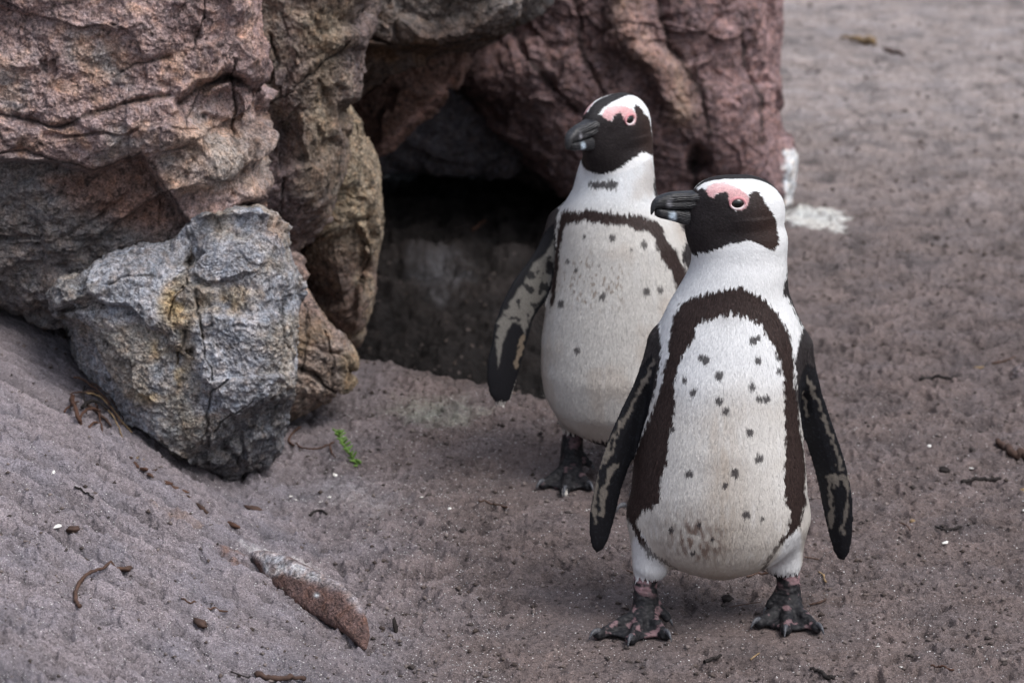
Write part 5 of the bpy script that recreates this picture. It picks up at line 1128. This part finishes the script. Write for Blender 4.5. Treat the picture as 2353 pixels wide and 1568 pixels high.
# shells
for k, (x, y, sz, lab) in enumerate([(130, 1211, .0075, 'white shell fragment on the left slope beside a dark crumb'), (122, 1086, .0042, 'small white pebble high on the left slope below the twig tangle'), (675, 1148, .0052, 'white shell flake at the foot of the grey boulder'),
        (668, 1140, .0036, 'tiny white shell flake touching the larger one by the grey boulder'), (770, 1092, .0060, 'white shell flake below the green sprig'), (735, 1152, .0038, 'small cream shell flake between boulder foot and black curved bark'),
        (1033, 1168, .0040, 'lone small white shell on open sand left of the rear penguin\'s foot'), (756, 1142, .0034, 'tiny round white shell right of the flakes by the grey boulder'), (968, 1142, .0040, 'tiny white shell far out on the sand between sprig and rear penguin'),
        (2229, 1076, .0055, 'white oval shell on the sand at the right above the dark stick'), (2171, 1247, .0050, 'cream shell flake on the sand at the right below the dead leaf'), (2134, 1025, .0055, 'pale shell sliver on the sand upper right of the front penguin'),
        (2157, 1000, .0050, 'pale grain of shell above the pale sliver at the right'), (2352, 1172, .0035, 'white speck of shell at the right edge'), (2015, 1485, .0035, 'white speck of shell low on the right, below the front penguin\'s foot'),
        (416, 1140 + 70, .003, 'tiny white shell bit left of the pointed splinter'), (2070, 1532, .0035, 'pale shell bit at the very bottom right')]):
    chip('shell_fragment', x, y, sz, M_SHELL, lab, 'shell', ang=k * 1.3, seed=40 + k, asp=(1, .62, .22), nz=0.35, up=0.9)
chip('crumb', 168, 1217, .009, M_BARK, 'dark crumb of dried earth right beside the white shell fragment on the left slope', 'clod', seed=60, asp=(1, .8, .5))
# right-hand side
tube('stick', [(2210, 1112), (2235, 1108), (2262, 1108), (2298, 1104)], 0.0035, 0.0028, M_DARK, 'short dark stick lying flat on the sand at the right under the white oval shell', 'stick', kink=0.0004, lift=0.004)
tube('stick', [(2290, 1022), (2306, 1032), (2322, 1048), (2352, 1056), (2390, 1062)], 0.0050, 0.0075, M_BARK, 'thick brown root end poking out of the sand at the right edge', 'root', kink=0.0006, lift=0.004)
tube('twig', [(2150, 1215), (2168, 1222), (2190, 1220), (2206, 1215)], 0.0016, 0.0020, M_DARK, 'dark twig just above the cream shell flake at the right', 'twig', kink=0.0006, lift=0.004)
tube('twig', [(2065, 1205), (2082, 1212), (2090, 1222)], 0.0012, 0.0010, M_TWIG, 'small bent brown twig between front penguin\'s flipper and the dark twig', 'twig', lift=0.004)
tube('twig', [(2115, 877), (2140, 872), (2180, 873), (2200, 866)], 0.0030, 0.0022, M_DARK, 'dark lumpy twig on the sand at the upper right below the dry leaf bits', 'twig', kink=0.0010, lift=0.004)
chip('dead_leaf', 2248, 845, .0105, M_STRAW, 'dry tan leaf scrap on the sand left of the rounded brown stone', 'leaf', seed=70, asp=(1, .5, .2))
tube('twig', [(2278, 838), (2300, 834), (2330, 824)], 0.0020, 0.0015, M_TWIG, 'brown twig pointing at the rounded brown stone at the right', 'twig', kink=.0004, lift=.003)
chip('crumb', 2168, 1082, .0085, M_DARK, 'round black crumb left of the white oval shell', 'clod', seed=71, asp=(1, .9, .7))
chip('dead_leaf', 2095, 1203 - 5, .0045, M_STRAW, 'tiny orange brown seed on the sand right of the front penguin', 'seed', seed=72, asp=(1, .9, .7))
chip('dead_leaf', 2350, 1130, .008, M_STRAW, 'yellowish husk by the right edge below the root end', 'husk', seed=73, asp=(1, .6, .6))
tube('straw', [(1881, 1317), (1890, 1324), (1893, 1334), (1897, 1340)], 0.0011, 0.0014, M_STRAW, 'short curved yellow straw beside the front penguin\'s right ankle', 'straw', lift=0.003)
chip('crumb', 1670, 1378, .0078, M_DARK, 'black lump of earth on the sand between the front penguin\'s legs', 'clod', seed=74, asp=(1, .9, .8))
tube('twig', [(1858, 1392), (1872, 1390), (1885, 1386), (1896, 1380)], 0.0014, 0.0020, M_BARK, 'small twig ending in a knob behind the front penguin\'s right foot', 'twig', lift=0.003)
tube('twig', [(1715, 1328), (1750, 1322), (1785, 1326)], 0.0014, 0.0012, M_TWIG, 'brown twig seen under the belly between the front penguin\'s legs', 'twig', lift=0.003)
tube('twig', [(1675, 1400), (1705, 1394), (1745, 1388)], 0.0007, 0.0006, M_TWIG, 'hair thin twig on the sand just left of the front penguin\'s right foot', 'twig', lift=0.004)
tube('bark_piece', [(1618, 1526), (1640, 1517), (1656, 1515)], 0.0026, 0.0016, M_DARK, 'dark brown bark strip on the sand below the front penguin', 'bark', kink=.0006, lift=0.004)
tube('bark_piece', [(1862, 1540), (1885, 1548), (1900, 1562), (1915, 1560)], 0.0022, 0.0034, M_DARK, 'forked dark bark bit at the bottom edge right of the front penguin\'s feet', 'bark', kink=.0008, lift=0.004)
tube('twig', [(2138, 1532), (2165, 1540), (2190, 1545)], 0.0012, 0.0016, M_REDBARK, 'reddish brown twig near the bottom right corner', 'twig', kink=.0005, lift=0.004)
tube('straw', [(1724, 1520), (1734, 1512), (1744, 1505)], 0.0012, 0.0009, M_STRAW, 'tan straw chip low under the front penguin\'s feet', 'straw', lift=0.004)
tube('twig', [(1440, 1480 - 165), (1455, 1322)], 0.0014, 0.0010, M_TWIG, 'tiny twig beside the front penguin\'s left thigh', 'twig', lift=0.004)
tube('twig', [(1100, 1155), (1130, 1162), (1165, 1170)], 0.0012, 0.0018, M_TWIG, 'brown twig flat on the sand between sprig and rear penguin', 'twig', kink=.0006, lift=0.004)
tube('twig', [(1850, 1285), (1852, 1285), (1880, 1290)], 0.0012, 0.0010, M_TWIG, 'short twig on the sand by the tip of the right flipper', 'twig', lift=0.004)
tube('bark_piece', [(1030, 1600 - 40), (590, 1558)][1:] + [(640, 1564), (700, 1562)], 0.0042, 0.0030, M_BARK, 'flat bark strip cut by the bottom edge left of centre', 'bark', kink=.0005, lift=0.004)
tube('twig', [(530, 1548), (552, 1556), (575, 1564)], 0.0012, 0.0008, M_DARK, 'thin dark twig beside the flat bark strip at the bottom edge', 'twig', lift=0.004)
o_ = tube('dead_leaf', [(1930, 96), (1955, 97), (1985, 103), (2010, 106)], 0.004, 0.012, M_STRAW, 'blurred tan dead leaf far back on the open sand', 'leaf', lift=0.004, kink=.001)
tube('twig', [(2030, 118), (2060, 126), (2075, 130)], 0.006, 0.004, M_BARK, 'blurred brown twig just right of the far dead leaf', 'twig', lift=0.002, kink=.001)
tube('twig', [(1085, 532), (1100, 522), (1118, 514)], 0.004, 0.003, M_REDBARK, 'short reddish twig lying in the dark inside the cave', 'twig', lift=0.003)
chip('shell_fragment', 882, 410, .011, M_SHELL, 'pale speck of shell in the dark of the cave beside the ochre slab', 'shell', seed=77, asp=(1, .6, .4), up=1.0)

# crumbs of earth and pale grains of sand nobody could count
def scatter(name, n, sz, mat, cols, seed, box, dens=None, label=None):
    r = np.random.RandomState(seed); vx = r.uniform(box[0], box[2], n); vy = r.uniform(box[1], box[3], n) if dens is None else dens(r, n)
    d = np.stack([(vx - CX) / FPX, math.cos(PITCH) - (vy - CY) / FPX * math.sin(PITCH), -math.sin(PITCH) - (vy - CY) / FPX * math.cos(PITCH)], 1)
    # march every ray down to the sand
    t = (0.35 - CAMH) / d[:, 2] * np.ones(n); 
    for _ in range(14):
        X = d[:, 0] * t; Y = d[:, 1] * t; g = ground_macro(X, Y); t = t + (CAMH + d[:, 2] * t - g) / (-d[:, 2]) * 0.8
    X = d[:, 0] * t; Y = d[:, 1] * t; Z = ground_z(X, Y)
    s = sz[0] + (sz[1] - sz[0]) * r.rand(n) ** 3
    T = np.array([(1, 0, 0), (-.5, .87, 0), (-.5, -.87, 0), (0, 0, 1.0), (0, 0, -.6)]); F5 = np.array([(0, 1, 3), (1, 2, 3), (2, 0, 3), (1, 0, 4), (2, 1, 4), (0, 2, 4)])
    V = T[None] * s[:, None, None] * r.uniform(.55, 1.3, (n, 5, 3)) * np.array([1.2, 1, .75]); a = r.uniform(0, 6.28, n); ca, sa = np.cos(a)[:, None], np.sin(a)[:, None]
    Vx = V[..., 0] * ca - V[..., 1] * sa; Vy = V[..., 0] * sa + V[..., 1] * ca; V = np.stack([Vx, Vy, V[..., 2]], -1) + np.stack([X, Y, Z + s * 0.25], 1)[:, None, :]
    F = (np.arange(n)[:, None, None] * 5 + F5[None]).reshape(-1, 3); c = np.array(cols)[r.randint(0, len(cols), n)] * r.uniform(.7, 1.25, (n, 1)); C = np.repeat(c, 5, 0)
    o = mesh_obj(name, V.reshape(-1, 3), F, mat, C, smoothed=False, origin=(0, 0, 0)); o['kind'] = 'stuff'; tag(o, label); return o
DK = [(0.05, 0.04, 0.037), (0.05, 0.037, 0.032), (0.09, 0.07, 0.062), (0.13, 0.105, 0.098), (0.17, 0.14, 0.13)]
scatter('earth_crumbs', 5200, (0.0010, 0.0062), M_GRAIN, DK, 3, (820, 560, 2480, 1640), label='dark earth crumbs strewn over the open sand')
scatter('earth_crumbs', 1700, (0.0010, 0.0050), M_GRAIN, DK, 4, (-60, 760, 1000, 1640), label='dark earth crumbs strewn over the left slope')
scatter('earth_crumbs', 500, (0.003, 0.010), M_GRAIN, DK[2:], 9, (1750, -40, 2480, 620), label='dark clods scattered over the far sand')
WH = [(0.62, 0.60, 0.60), (0.45, 0.42, 0.42), (0.75, 0.74, 0.73), (0.38, 0.33, 0.32)]
scatter('pale_grains', 26000, (0.0004, 0.0014), M_GRAIN, WH, 5, (-60, 900, 1150, 1640), label='pale coarse grains glittering on the left slope')
scatter('pale_grains', 13000, (0.0004, 0.0016), M_GRAIN, WH, 6, (900, 900, 2480, 1640), label='pale coarse grains in the open sand')
